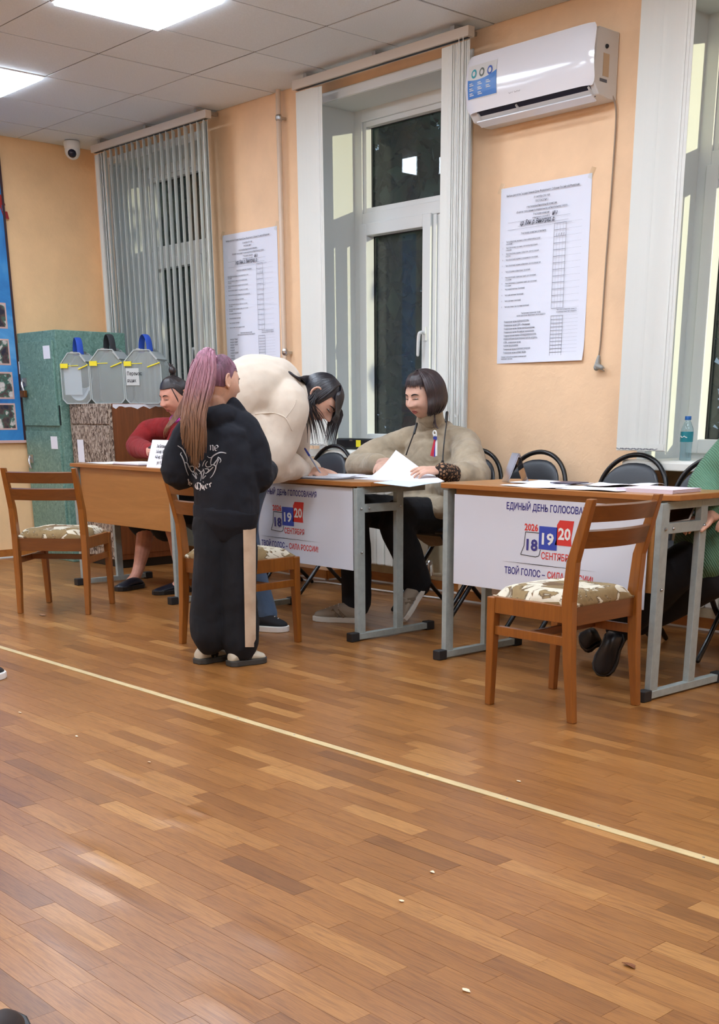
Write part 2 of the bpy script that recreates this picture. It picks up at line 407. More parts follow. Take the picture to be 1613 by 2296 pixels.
for i in (1, 4, 7, 10, 13):
    for j in (1, 4, 7):
        x0 = TX0+i*TS; y0 = TY0-(j+1)*TS; lab = names.get((i, j), 'square LED ceiling panel, %s of the %s row out from the window wall' % (('first', '', '', 'second', '', '', 'third', '', '', 'fourth', '', '', 'fifth')[i-1], {1: 'first', 4: 'second', 7: 'third'}[j]))
        t = thing('light_panel', lab, 'ceiling light', (x0+TS/2, y0+TS/2, ZC), 0, 'LED ceiling panels')
        h = TS/2-.006; z = -.004 if (i > 7 or j > 3) else 0
        fr = MB().box(-h, h, -h, -h+.012, z-.004, z+.03).box(-h, h, h-.012, h, z-.004, z+.03).box(-h, -h+.012, -h+.012, h-.012, z-.004, z+.03).box(h-.012, h, -h+.012, h-.012, z-.004, z+.03)
        obj('frame', fr, PFR, t)
        obj('diffuser', MB().box(-h+.012, h-.012, -h+.012, h-.012, z-.016, z+.006), DIFF, t)

# ---------------------------------------------------------------- floor : vinyl parquet blocks
mt, nt, b = newmat('floor_planks'); FLOORM = mt
at = N(nt, 'ShaderNodeAttribute', attribute_name='tone'); sp = N(nt, 'ShaderNodeSeparateColor'); nt.links.new(at.outputs['Color'], sp.inputs[0])
uv = N(nt, 'ShaderNodeUVMap'); uv.uv_map = 'grain'
mp = N(nt, 'ShaderNodeMapping'); mp.inputs['Scale'].default_value = (2.2, 34, 1); nt.links.new(uv.outputs[0], mp.inputs['Vector'])
f1 = noise(nt, mp.outputs[0], 2.2, 5, .6, 1.6)
mp2 = N(nt, 'ShaderNodeMapping'); mp2.inputs['Scale'].default_value = (9, 150, 1); nt.links.new(uv.outputs[0], mp2.inputs['Vector'])
f2 = noise(nt, mp2.outputs[0], 2.0, 3, .6, .4)
base = ramp(nt, sp.outputs[0], [(0, (126, 82, 41)), (.35, (145, 96, 48)), (.7, (160, 109, 57)), (1, (180, 131, 75))])
gr = ramp(nt, f1, [(.25, (170, 150, 140)), (.55, (255, 255, 255)), (.85, (235, 225, 210))])
m1 = N(nt, 'ShaderNodeMix', data_type='RGBA', blend_type='MULTIPLY'); m1.inputs[0].default_value = .75
nt.links.new(base, m1.inputs[6]); nt.links.new(gr, m1.inputs[7])
g2 = ramp(nt, f2, [(.3, (205, 190, 180)), (.55, (255, 255, 255))])
m2 = N(nt, 'ShaderNodeMix', data_type='RGBA', blend_type='MULTIPLY'); m2.inputs[0].default_value = .6
nt.links.new(m1.outputs[2], m2.inputs[6]); nt.links.new(g2, m2.inputs[7]); nt.links.new(m2.outputs[2], b.inputs['Base Color'])
geo = N(nt, 'ShaderNodeNewGeometry')
b.inputs['Roughness'].default_value = .30
lo = noise(nt, geo.outputs['Position'], 3.2, 2, .5); 
b1 = N(nt, 'ShaderNodeBump'); b1.inputs['Strength'].default_value = .05; b1.inputs['Distance'].default_value = .010; nt.links.new(lo, b1.inputs['Height'])
# loose bubbles in the vinyl
tot = None
for (u, v, rx_, ry_, hh) in ((392, 1838, .075, .040, .0045), (440, 1818, .05, .022, .003), (215, 1915, .16, .035, .003), (235, 1990, .14, .035, .003), (120, 2120, .16, .06, .003), (490, 2255, .10, .05, .003), (620, 2115, .12, .04, .002), (290, 1740, .15, .03, .0025)):
    p_ = Pz(u, v); s1 = N(nt, 'ShaderNodeVectorMath', operation='SUBTRACT'); nt.links.new(geo.outputs['Position'], s1.inputs[0]); s1.inputs[1].default_value = (p_[0], p_[1], 0)
    s2 = N(nt, 'ShaderNodeVectorMath', operation='MULTIPLY'); nt.links.new(s1.outputs[0], s2.inputs[0]); s2.inputs[1].default_value = (1/rx_, 1/ry_, 0)
    s3 = N(nt, 'ShaderNodeVectorMath', operation='DOT_PRODUCT'); nt.links.new(s2.outputs[0], s3.inputs[0]); nt.links.new(s2.outputs[0], s3.inputs[1])
    s4 = N(nt, 'ShaderNodeMath', operation='MULTIPLY'); s4.inputs[1].default_value = -1; nt.links.new(s3.outputs['Value'], s4.inputs[0])
    s5 = N(nt, 'ShaderNodeMath', operation='EXPONENT'); nt.links.new(s4.outputs[0], s5.inputs[0])
    s6 = N(nt, 'ShaderNodeMath', operation='MULTIPLY_ADD'); s6.inputs[1].default_value = hh; nt.links.new(s5.outputs[0], s6.inputs[0])
    if tot: nt.links.new(tot.outputs[0], s6.inputs[2])
    else: s6.inputs[2].default_value = 0
    tot = s6
b0_ = N(nt, 'ShaderNodeBump'); b0_.inputs['Strength'].default_value = 1; b0_.inputs['Distance'].default_value = 1; nt.links.new(tot.outputs[0], b0_.inputs['Height']); nt.links.new(b0_.outputs[0], b1.inputs['Normal'])
nt.links.new(b1.outputs[0], b.inputs['Normal'])
floor = struct('floor', MB().box(XL-.3, XR+.2, YF-.2, YB+.5, -.1, -.0025), mat('floor_joint', (92, 54, 28), .6))
PW, PL = .0615, .305
def plank_mesh(name, items):
    vs = []; fs = []; uvs = []; tn = []
    for (x0, x1, y0, y1, tone, seed) in items:
        k = len(vs); g = .0004; z = random.uniform(-.0004, 0)
        vs += [(x0+g, y0+g, z), (x1-g, y0+g, z), (x1-g, y1-g, z), (x0+g, y1-g, z), (x0, y0, -.0026), (x1, y0, -.0026), (x1, y1, -.0026), (x0, y1, -.0026)]
        for f in ((0,1,2,3), (4,5,1,0), (5,6,2,1), (6,7,3,2), (7,4,0,3)):
            fs.append(tuple(i+k for i in f))
            for i in f:
                p = vs[i+k]; uvs.append((p[0]-x0+seed*7.3, p[1]-y0+seed*3.1)); tn.append((tone, seed, 0, 1))
    me = bpy.data.meshes.new(name); me.from_pydata(vs, [], fs); me.materials.append(FLOORM)
    ul = me.uv_layers.new(name='grain'); ul.data.foreach_set('uv', np.array(uvs, np.float32).ravel())
    ca = me.color_attributes.new('tone', 'FLOAT_COLOR', 'CORNER'); ca.data.foreach_set('color', np.array(tn, np.float32).ravel())
    return me
items = []; row = 0; y = YF
while y < YN:
    x = XL-random.random()*PL-.3
    while x < XR:
        x0, x1 = max(x, XL), min(x+PL, XR)
        if x1-x0 > .02: items.append((x0, x1, y, min(y+PW, YN), min(1, max(0, random.gauss(.5, .21))), random.random()*9))
        x += PL
    y += PW
def vis(it):
    p = np.array([(it[0]+it[1])/2, (it[2]+it[3])/2, 0])-CAM0; d = p@fw
    if d < .3: return 1e9
    u = CCX+CF*(p@rt)/d; v = CCY-CF*(p@upv)/d
    return d if (-60 < u < 1680 and v < 2380) else 1e9
items.sort(key=vis)
for it in items[:300]:
    o = bpy.data.objects.new('plank', plank_mesh('plank', [it])); COL.objects.link(o); o.parent = floor
o = bpy.data.objects.new('planks', plank_mesh('planks', items[300:])); COL.objects.link(o); o.parent = floor; o['kind'] = 'stuff'
# cream cover strip across the floor
a = np.array([-8.95, 2.385, 0]); b_ = np.array([2.3, 2.520, 0])
ts = struct('trim_1', MB().bar(a+[0,0,.0015], b_+[0,0,.0015], .030, .004), mat('cream_floor_strip', (196, 174, 128), .45, var=.06, vs=10), bevel=.0015)
mb = MB()
for i in range(34):
    p = a+(b_-a)*(i+.5)/34; mb.lathe([(.004, 0), (.003, .0012)], 8, (p[0], p[1], .0034))
obj('nail_heads', mb, CHROME, ts)
# ================================================================== OUTSIDE : trees in the dusk
LEAF = mat('tree_leaves', (46, 66, 40), .7, var=.3, vs=3); BARK = mat('tree_bark', (60, 48, 38), .9)
def tree(x, y, h, r, label, n=1500, z0=1.0, grp='trees outside the windows'):
    t = thing('tree', label, 'tree', (x, y, -1.2), 0, grp)
    mb = MB().tube([(0, 0, 0), (.1, .05, h*.4), (0, .1, h*.8)], [.16, .11, .05], 8, sm=4)
    for q in range(5):
        a = q*1.3; mb.tube([(0.05, .05, h*(.35+.1*q)), (r*.4*math.cos(a), r*.4*math.sin(a), h*(.45+.1*q)), (r*.8*math.cos(a), r*.8*math.sin(a), h*(.5+.1*q))], [.05, .035, .015], 6, sm=3)
    obj('trunk', mb, BARK, t, smooth=60)
    lf = MB(); rs = random.Random(int(x*10+y))
    for _ in range(n):
        a = rs.random()*2*PI; b = rs.uniform(-1, 1); q = r*(rs.random()**.4); c = math.sqrt(1-b*b)
        p = np.array([q*c*math.cos(a), q*c*math.sin(a), h*.62+z0*0+b*q*1.2*h/(3*r)*1.0])
        u = nrm([rs.gauss(0, 1), rs.gauss(0, 1), rs.gauss(0, 1)]); w = nrm(np.cross(u, [rs.gauss(0, 1), rs.gauss(0, 1), rs.gauss(0, 1)])); s_ = rs.uniform(.10, .20)*(1 if r > .6 else .55)
        lf.add([p-u*s_, p+w*s_*.45, p+u*s_, p-w*s_*.45], [(0, 1, 2, 3)])
    obj('foliage', lf, LEAF, t, kind='stuff')
tree(-14.6, 9.9, 6.5, 1.6, 'dark leafy tree seen through the left window', 5200)
tree(-10.9, 9.4, 6.0, 1.5, 'dark leafy tree seen through the middle window', 4600)
tree(-17.5, 15.5, 8.0, 2.8, 'tall dark tree further back beyond the left window', 5200)
tree(-6.6, 10.6, 6.0, 1.8, 'dark leafy tree seen through the right-hand window', 3000)
tree(-1.2, 6.85, 4.6, .45, 'slim leafy tree close to the facade that shades the middle window', 420, grp=None)
struct('ground', MB().box(-30, 20, YB+.4, 40, -1.5, -1.2), mat('grass_ground', (40, 46, 32), .9, var=.2))
fx = thing('sun_stand_in', 'unseen outdoor lamp on a pole, added in place of the low sun', 'lamp', (9.0, 8.5, -.78))  # made-up fixture around the spot that replaces the low sun
obj('pole', MB().tube([(.35, 0, -.42), (.35, 0, 4.3)], .04, 10), CHROME, fx)
obj('lamp_housing', MB().box(.12, .32, -.15, .15, 4.13, 4.37), BLACK, fx, bevel=.01)
obj('lens', MB().box(.10, .12, -.12, .12, 4.15, 4.35), emit('stand_in_lens', (255, 215, 150), 4), fx)

# ================================================================== TABLES
OAK = wood('desk_laminate', (152, 100, 46), (178, 122, 66), 0, .35, .2, .6)
EDGE = wood('desk_edge', (150, 92, 40), (172, 112, 54), 0, .4, .1, .6)
METAL = mat('grey_painted_steel', (150, 160, 158), .45, var=.05, vs=30)
CAPM = mat('black_rubber_cap', (30, 30, 32), .6)
def table(name_label, x0, x1, zt, yf=3.80, panel_z=.415):
    t = thing('school_desk', name_label, 'desk', ((x0+x1)/2, 4.05, 0), 0, 'school desks in a row'); L = (x1-x0)/2
    c = .075
    poly = [(-L, c), (-L+c, 0), (L-c, 0), (L, c), (L, .52-c), (L-c, .52), (-L+c, .52), (-L, .52-c)]
    poly = [(-L, .03), (-L+.03, 0), (L-c*.9, 0), (L, c*.9), (L, .52-.03), (L-.03, .52), (-L+.03, .52), (-L, .52-.03)]
    top = obj('tabletop', MB().prism(poly, (0, yf-4.05, zt-.022), (1,0,0), (0,1,0), (0,0,.022)), [OAK], t, bevel=.003)
    obj('edge_band', MB().prism([(p[0]*1.0008, (p[1]-.26)*1.002+.26) for p in poly], (0, yf-4.05, zt-.0195), (1,0,0), (0,1,0), (0,0,.017)), EDGE, top)
    lx = L-.06
    obj('front_panel', MB().box(-lx+.03, lx-.02, .0-.235+.02, -.235+.038, panel_z, zt-.024), OAK, t, bevel=.002)
    for s in (-1, 1):
        x = s*(lx+.012); y0, y1 = -.215, .045
        f = MB().bar((x, y0, .05), (x, y0, zt-.05), .028, .05, (0,1,0)).bar((x, y1, .05), (x, y1, zt-.05), .028, .045, (0,1,0))
        obj('upright', MB().bar((x, y0, .035), (x, y0, zt-.03), .028, .05, (0,1,0)), METAL, t, bevel=.002)
        obj('upright', MB().bar((x, y1, .035), (x, y1, zt-.03), .028, .045, (0,1,0)), METAL, t, bevel=.002)
        obj('cross_rail', MB().bar((x, y0+.02, zt-.125), (x, y1-.02, zt-.125), .03, .04), METAL, t, bevel=.002)
        obj('top_rail', MB().bar((x, -.21, zt-.04), (x, .22, zt-.04), .025, .03), METAL, t, bevel=.002)
        ft = obj('foot_bar', MB().bar((x, -.25, .022), (x, .25, .022), .034, .03), METAL, t, bevel=.002)
        for yy in (-.262, .262):
            obj('foot_cap', MB().box(x-.022, x+.022, yy-.026, yy+.026, 0, .044), CAPM, ft, bevel=.004)
        bt = MB()
        for zz, yy in ((zt-.125, y0), (zt-.125, y1), (zt-.125, y0+.05), (panel_z+.02, y0)):
            bt.tube([(x+s*.013, yy, zz), (x+s*.019, yy, zz)], .006, 8)
        obj('bolts', bt, CHROME, t, kind='stuff')
    return t
tL = table('bare oak-coloured desk at the left end of the row, in front of the red cardigan', -7.195, -5.965, .778)
tM = table('middle desk with a white election poster, where the woman in cream leans', -5.585, -4.330, .768)
tR = table('right-hand desk with a white election poster, behind the nearest wooden chair', -3.815, -2.585, .788)

# election posters hung on the desk fronts
PW_ = mat('poster_board', (208, 212, 222), .6); NAVY = mat('navy_print', (56, 52, 128), .7); RED = mat('red_print', (206, 52, 44), .7); BLUE = mat('blue_print', (50, 70, 168), .7)
def poster(t, label, x0, x1, z0, z1, y, dx, dz):
    p = thing('election_poster', label, 'poster', (x0, y, z0), 0, 'election posters on the desks')
    w = x1-x0; h = z1-z0
    obj('sheet', MB().box(0, w, -.004, 0, 0, h), PW_, p, bevel=.001)
    o = (dx, -.0045, dz)
    def fit(st, x0_, x1_, z_, cap, off, oo=o):
        mb = text_mb([(st, cap/.72, 0, 0, 'LEFT')], WALLR, (0, 0, 0), off, 1.0); xs_ = [q[0] for q in mb.v]; k_ = (x1_-x0_)/(max(xs_)-min(xs_)); mn = min(xs_)
        mb.v = [((q[0]-mn)*k_+x0_+oo[0], q[1]+oo[1], q[2]+z_+oo[2]) for q in mb.v]; return mb
    obj('title', fit('ЕДИНЫЙ ДЕНЬ ГОЛОСОВАНИЯ', .310, .780, .345, .028, .022), NAVY, p)
    obj('year', fit('2026', .414, .488, .264, .028, .03), RED, p)
    obj('month', fit('СЕНТЯБРЯ', .510, .675, .153, .028, .016), RED, p)
    obj('motto', fit('ТВОЙ ГОЛОС –', .308, .535, .076, .028, .022), NAVY, p)
    obj('motto', fit('СИЛА РОССИИ!', .547, .785, .076, .028, .018), RED, p, label='red part of the motto')
    def q(pts, m_, nm):
        obj(nm, MB().prism(pts, o, (1,0,0), (0,0,1), (0,-.0006,0)), m_, p)
    fr = MB(); P1 = [(.494, .257), (.420, .257), (.414, .200), (.396, .162), (.480, .158), (.497, .164), (.505, .190)]
    for a, c in zip(P1[:-1], P1[1:]):
        d = nrm(np.array(c)-np.array(a)); n_ = np.array([-d[1], d[0]])*.0015
        fr.prism([np.array(a)-n_, np.array(c)-n_, np.array(c)+n_, np.array(a)+n_], o, (1,0,0), (0,0,1), (0,-.0006,0))
    obj('leaf_outline', fr, BLACKTXT, p)
    q([(.494, .192), (.591, .192), (.591, .286), (.494, .286)], BLUE, 'blue_leaf')
    q([(.580, .215), (.668, .215), (.664, .245), (.676, .316), (.602, .316), (.588, .296), (.588, .24)], RED, 'red_leaf')
    o2 = (dx, -.0056, dz)
    obj('numeral', fit('18', .428, .489, .184, .046, .03, o2), NAVY, p, label='dark blue number 18')
    obj('numeral', fit('19', .511, .575, .214, .046, .03, o2), WHITE, p, label='white number 19')
    obj('numeral', fit('20', .597, .662, .240, .046, .03, o2), WHITE, p, label='white number 20')
    l = MB().prism([(.296, .126), (.5, .1245), (.80, .126), (.5, .1275)], o, (1,0,0), (0,0,1), (0,-.0006,0)); obj('rule', l, BLACKTXT, p)
    return p
poster(tM, 'white election poster on the front of the middle desk, behind the girl', -5.425, -4.411, .343, .738, 3.826, -.04, -.008)
poster(tR, 'white election poster on the front of the right-hand desk, partly behind a wooden chair', -3.722, -2.685, .350, .742, 3.826, 0, 0)

# ================================================================== WOODEN CHAIRS
CW = wood('chair_varnish', (118, 66, 20), (156, 94, 31), 2, .32, .35, 1.0)
CW2 = wood('chair_varnish_rail', (94, 51, 20), (126, 74, 29), 0, .32, .35, 1.0)
mt, nt, b = newmat('patterned_seat_fabric'); SEATF = mt
v = coords(nt, (1, 1, 1)); vo = N(nt, 'ShaderNodeTexVoronoi'); vo.inputs['Scale'].default_value = 9; vo.inputs['Randomness'].default_value = .8; nt.links.new(v, vo.inputs['Vector'])
wv = noise(nt, v, 7, 3, .55, 2.0)
ad = N(nt, 'ShaderNodeMath', operation='ADD'); nt.links.new(wv, ad.inputs[0]); ml = N(nt, 'ShaderNodeMath', operation='MULTIPLY'); ml.inputs[1].default_value = .5
sx_ = N(nt, 'ShaderNodeSeparateColor'); nt.links.new(vo.outputs['Color'], sx_.inputs[0]); nt.links.new(sx_.outputs[0], ml.inputs[0]); nt.links.new(ml.outputs[0], ad.inputs[1])
cl = ramp(nt, ad.outputs[0], [(.40, (84, 64, 40)), (.46, (128, 106, 70)), (.66, (140, 118, 80)), (.70, (92, 72, 46)), (.73, (206, 198, 176)), (.90, (214, 206, 186)), (.95, (110, 84, 54))])
nt.links.new(cl, b.inputs['Base Color']); b.inputs['Roughness'].default_value = .9
bump(nt, b, noise(nt, coords(nt), 40, 3), .2, .004)
def wooden_chair(label, loc, rz):
    t = thing('wooden_chair', label, 'chair', loc, rz, 'wooden chairs with patterned seats')
    # local: faces +Y, back at -Y
    for s in (-1, 1):
        x = s*.20
        lg = MB().tube([(x*1.0, -.215, 0), (x, -.195, .22), (x, -.185, .44), (x, -.20, .58), (x, -.245, .80)], [(.014, .016), (.018, .022), (.018, .024), (.017, .022), (.013, .017)], 4, side=(1,1,0), sm=5)
        lg = MB(); prof = [(-.222, 0, .026, .030), (-.198, .22, .032, .040), (-.185, .44, .034, .046), (-.196, .58, .032, .042), (-.262, .80, .026, .030)]
        lg.add([(x+i*p[2]/2, p[0]+j*p[3]/2, p[1]) for p in prof for i, j in ((-1,-1),(1,-1),(1,1),(-1,1))],
               [(3,2,1,0), (16,17,18,19)]+[(4*k+i, 4*k+(i+1) % 4, 4*k+4+(i+1) % 4, 4*k+4+i) for k in range(4) for i in range(4)])
        obj('back_post', lg, CW, t, bevel=.003)
        obj('leg', MB().bar((s*.196, .185, 0), (s*.196, .175, .42), .028, .028, (0,1,0), .038, .040), CW, t, bevel=.003)
        obj('side_apron', MB().bar((x, -.175, .392), (x, .165, .392), .022, .062), CW, t, bevel=.002)
        obj('stretcher', MB().bar((s*.199, -.185, .295), (s*.196, .17, .295), .018, .034), CW, t, bevel=.002)
    obj('front_apron', MB().bar((-.19, .172, .392), (.19, .172, .392), .022, .062), CW, t, bevel=.002)
    obj('back_apron', MB().bar((-.19, -.183, .385), (.19, -.183, .385), .022, .075), CW2, t, bevel=.002)
    obj('cross_stretcher', MB().bar((-.195, -.01, .298), (.195, -.01, .298), .016, .030), CW2, t, bevel=.002)
    for nm, z0, z1 in (('top_slat', .722, .778), ('lower_slat', .630, .690)):
        def fn(a, c, z0=z0, z1=z1, d=0):
            x = (a-.5)*.40; z = z0+(z1-z0)*c; y = -.20-(z-.58)*.285-.035*(1-(2*a-1)**2)
            return (x, y, z-.012*(1-(2*a-1)**2)*0)
        obj(nm, MB().sheet(fn, 14, 2), CW2, t, solid=.018, smooth=60)
    def seat(p):
        x, y, z = p; 
        f = (abs(x/.195)**4+abs(y/.19)**4)
        return np.array([x, y, z])
    sm = MB()
    def sfn(a, c):
        x = (a-.5)*.385; y = (c-.5)*.385-.005; e = max(abs(2*a-1), abs(2*c-1))
        k = 1-max(0, (abs(2*a-1)**6+abs(2*c-1)**6)); k = max(0, k)
        return (x, y, .424+.042*k**.35+.004*math.sin(9*a+3*c)*math.sin(7*c))
    sm.sheet(sfn, 16, 16)
    n_ = 17
    low = [(p[0]*.985, p[1]*.985, .417) for p in sm.v]
    rim = [i for i in range(n_)]+[j*n_+n_-1 for j in range(1, n_)]+[(n_-1)*n_+i for i in range(n_-2, -1, -1)]+[j*n_ for j in range(n_-2, 0, -1)]
    k = len(sm.v); sm.v += [low[i] for i in rim]; m_ = len(rim)
    for i in range(m_): sm.f.append((rim[i], k+i, k+(i+1) % m_, rim[(i+1) % m_]))
    sm.f.append(tuple(range(k, k+m_)))
    obj('seat_cushion', sm, SEATF, t, smooth=60)
    return t
S_ = .987
def chair_at(label, A, B_, C_):   # A back-left foot, B back-right, C front-left (floor points)
    A, B_, C_ = (np.array(q, float) for q in (A, B_, C_)); rx = nrm(B_-A); ang = math.atan2(rx[1], rx[0])
    f = np.array([-rx[1], rx[0], 0]); mid = (A+B_)/2+f*.222
    return wooden_chair(label, mid, ang)
chair_at('wooden chair at the far left, its back to us, in front of the bare desk', Pz(45, 1375), Pz(200, 1378), Pz(100, 1352))
dg = Pz(655, 1440)-Pz(410, 1443); an = math.atan2(dg[1], dg[0]); A = Pz(410, 1443)
a0 = an-math.atan2(.405, .40)
chair_at('wooden chair half hidden behind the standing girl', A, A+np.array([math.cos(a0), math.sin(a0), 0])*.4, A)
A = Pz(1429, 1580); B_ = Pz(1279, 1622)
chair_at('wooden chair nearest to us on the right, turned to the left before the right desk', B_, A, B_)

# ================================================================== BLACK CHAIRS
VIN = mat('black_vinyl', (38, 42, 48), .38, bs=.08, bscale=90); TUBE = mat('black_tube', (16, 17, 20), .3)
def black_chair(label, loc, rz=0):
    t = thing('padded_chair', label, 'chair', loc, rz, 'black padded chairs behind the desks')
    # local: faces -Y ; seat centre at the origin
    pts = []
    for k in range(13):
        a = PI*k/12; pts.append((-.205*math.cos(a)*1.0, .235+.04*math.sin(a), .70+.185*math.sin(a)))
    pts = [(-.19, .19, .45), (-.20, .215, .58)]+pts+[(.20, .215, .58), (.19, .19, .45)]
    obj('back_frame', MB().tube(pts, .0125, 8, sm=2), TUBE, t, smooth=60)
    for s in (-1, 1):
        x = s*.205
        obj('leg', MB().tube([(s*.19, .19, .45), (x, .0, .22), (x, -.20, .0125)], .0125, 8, sm=2), TUBE, t, smooth=60)
        obj('leg', MB().tube([(s*.17, -.18, .45), (s*.178, -.02, .23), (s*.18, .21, .0125)], .0125, 8, sm=2), TUBE, t, smooth=60)
    obj('seat_rail', MB().bar((-.17, -.1, .447), (.17, -.1, .447), .025, .02).bar((-.17, .12, .447), (.17, .12, .447), .025, .02), TUBE, t)
    def pad(p):
        return p
    def sq(rx, ry, rz_, ex=.45):
        def f(p):
            n = np.array([p[0]/rx, p[1]/ry, p[2]/rz_]); return np.array([math.copysign(abs(n[0])**ex, n[0])*rx, math.copysign(abs(n[1])**ex, n[1])*ry, n[2]*rz_])
        return f
    obj('seat', MB().ell((0, -.005, .478), (.215, .205, .030), None, 28, 10, sq(.215, .205, .030, .55)), VIN, t, smooth=60)
    def bk(p):
        x, y, z = p; zz = z/.135
        if z < 0: zz = zz; x = x*1.0
        xx = math.copysign(abs(x/.178)**(.55 if z < 0 else .85), x)*.178
        return np.array([xx, y+.05*(x/.178)**2*-.5, z])
    Rb = np.array(Matrix.Rotation(math.radians(-12), 3, 'X'))
    obj('back_pad', MB().ell((0, .235, .70), (.178, .028, .150), Rb, 28, 14, bk), VIN, t, smooth=60)
    return t
black_chair('black padded chair partly hidden behind the bending woman', (-6.45, 4.76, 0))
black_chair('empty black padded chair behind the middle desk, left of the seated woman in beige', (-5.98, 4.76, 0))
black_chair('black padded chair on which the woman in the beige poncho sits', (-4.715, 4.76, 0))
black_chair('empty black padded chair behind the acrylic sign holder', (-4.26, 4.76, 0))
black_chair('empty black padded chair in front of the blind beside the right window', (-3.63, 4.76, 0))
black_chair('black padded chair under the person in green', (-3.13, 4.76, 0), math.radians(6))

# ================================================================== GREEN CABINET, CUPBOARDS
mt, nt, b = newmat('green_marbled_film'); GREEN = mt
v = coords(nt); f = noise(nt, v, 22, 6, .7, 2.2)
nt.links.new(ramp(nt, f, [(.28, (70, 104, 94)), (.46, (104, 140, 128)), (.58, (118, 154, 142)), (.74, (160, 184, 174))]), b.inputs['Base Color']); b.inputs['Roughness'].default_value = .5
cx0, cx1, cy0, cy1, cz = -8.93, -8.33, 4.372, 4.96, 1.66
cab = thing('green_cabinet', 'tall green marbled cabinet standing in the corner under the board', 'cabinet', (cx0, cy0, 0))
obj('carcass', MB().box(cx0, cx1, cy0+.012, cy1, 0, cz), GREEN, cab, world=True, bevel=.004)
for nm, z0, z1 in (('door', .995, 1.59), ('door', .10, .955)):
    d = obj(nm, MB().box(cx0+.03, cx1-.035, cy0-.006, cy0+.012, z0, z1), GREEN, cab, world=True, bevel=.003)
    zz = z1-.03
    obj('paper_tag', MB().box(cx1-.165, cx1-.065, cy0-.008, cy0-.006, z1-.125, z1-.035), PAPER, d, label='white inventory tag')
    hz = 1.30 if z0 > .5 else .74
    h = MB().box(cx0+.05, cx0+.13, cy0-.012, cy0-.006, hz-.02, hz+.04); h.tube([(cx0+.07, cy0-.01, hz+.03), (cx0+.09, cy0-.03, hz-.01), (cx0+.10, cy0-.02, hz-.06)], .009, 8, sm=3)
    obj('hasp', h, CHROME, d)
    obj('padlock', MB().box(cx0+.07, cx0+.15, cy0-.045, cy0-.02, hz-.10, hz-.05), mat('brown_lock', (120, 72, 34), .4, .6), d, bevel=.005) if z0 > .5 else None
    for o_ in [c for c in bpy.data.objects if c.parent == d]:
        o_.data.transform(Matrix.Translation((-cx0, -cy0, 0)))
obj('scraped_label', MB().box(cx0+.01, cx0+.06, cy0-.001, cy0+.011, 1.37, 1.46).box(cx0+.065, cx0+.10, cy0-.001, cy0+.011, 1.37, 1.46), PAPER, cab, world=True)
obj('latch_hole', MB().box(cx1-.022, cx1-.014, cy0+.004, cy0+.0115, 1.0, 1.14), BLACK, cab, world=True)

mt, nt, b = newmat('bark_pattern_film'); BARKF = mt
v = coords(nt, (1, 1, .45)); f = noise(nt, v, 26, 4, .6, 3.2)
nt.links.new(ramp(nt, f, [(.40, (70, 54, 44)), (.47, (120, 102, 88)), (.53, (168, 152, 136)), (.62, (196, 182, 166)), (.72, (120, 100, 84))]), b.inputs['Base Color']); b.inputs['Roughness'].default_value = .7
bump(nt, b, f, .5, .006)
BRW = wood('brown_cupboard_wood', (104, 56, 26), (146, 84, 42), 2, .45, .1, .8)
yc = 4.44; x0, xm, yk, zt = -8.31, -7.72, 4.955, 1.15
kb = thing('low_cupboard', 'low cupboard with a tree-bark front and brown wooden side, beside the green cabinet', 'cabinet', (x0, yc, 0))
obj('carcass', MB().box(x0+.002, xm-.004, yc+.012, yk, .06, zt), BRW, kb, world=True, bevel=.004)
obj('bark_front', MB().box(x0, xm, yc, yc+.012, .06, zt), BARKF, kb, world=True, bevel=.002)
dr = obj('door', MB().box(x0+.03, xm-.03, yc-.010, yc, .14, zt-.15), BARKF, kb, world=True, bevel=.003)
obj('drawer_front', MB().box(x0+.03, xm-.03, yc-.010, yc, zt-.14, zt-.02), BARKF, kb, world=True, bevel=.003)
tg = obj('paper_tag', MB().box(.10, .19, -.012, -.0105, .74, .90), PAPER, dr, label='white inventory tag')
obj('side_panel', MB().box(xm-.004, xm, yc+.02, yk-.01, .10, zt-.01), BRW, kb, world=True, bevel=.002)
obj('plinth', MB().box(x0+.02, xm-.02, yc+.03, yk-.02, 0, .06), BLACK, kb, world=True)
rg_ = [(0, 0)]+[(i*.025, -.012-.022*random.random()) for i in range(int((yk-yc-.02)/.025))]+[(yk-yc-.03, 0)]
obj('torn_lining', MB().prism([(yc+.02+p[0], zt-.004+p[1]) for p in rg_], (xm+.0005, 0, 0), (0,1,0), (0,0,1), (.002, 0, 0)), PAPER, kb, world=True, label='torn white paper edge')

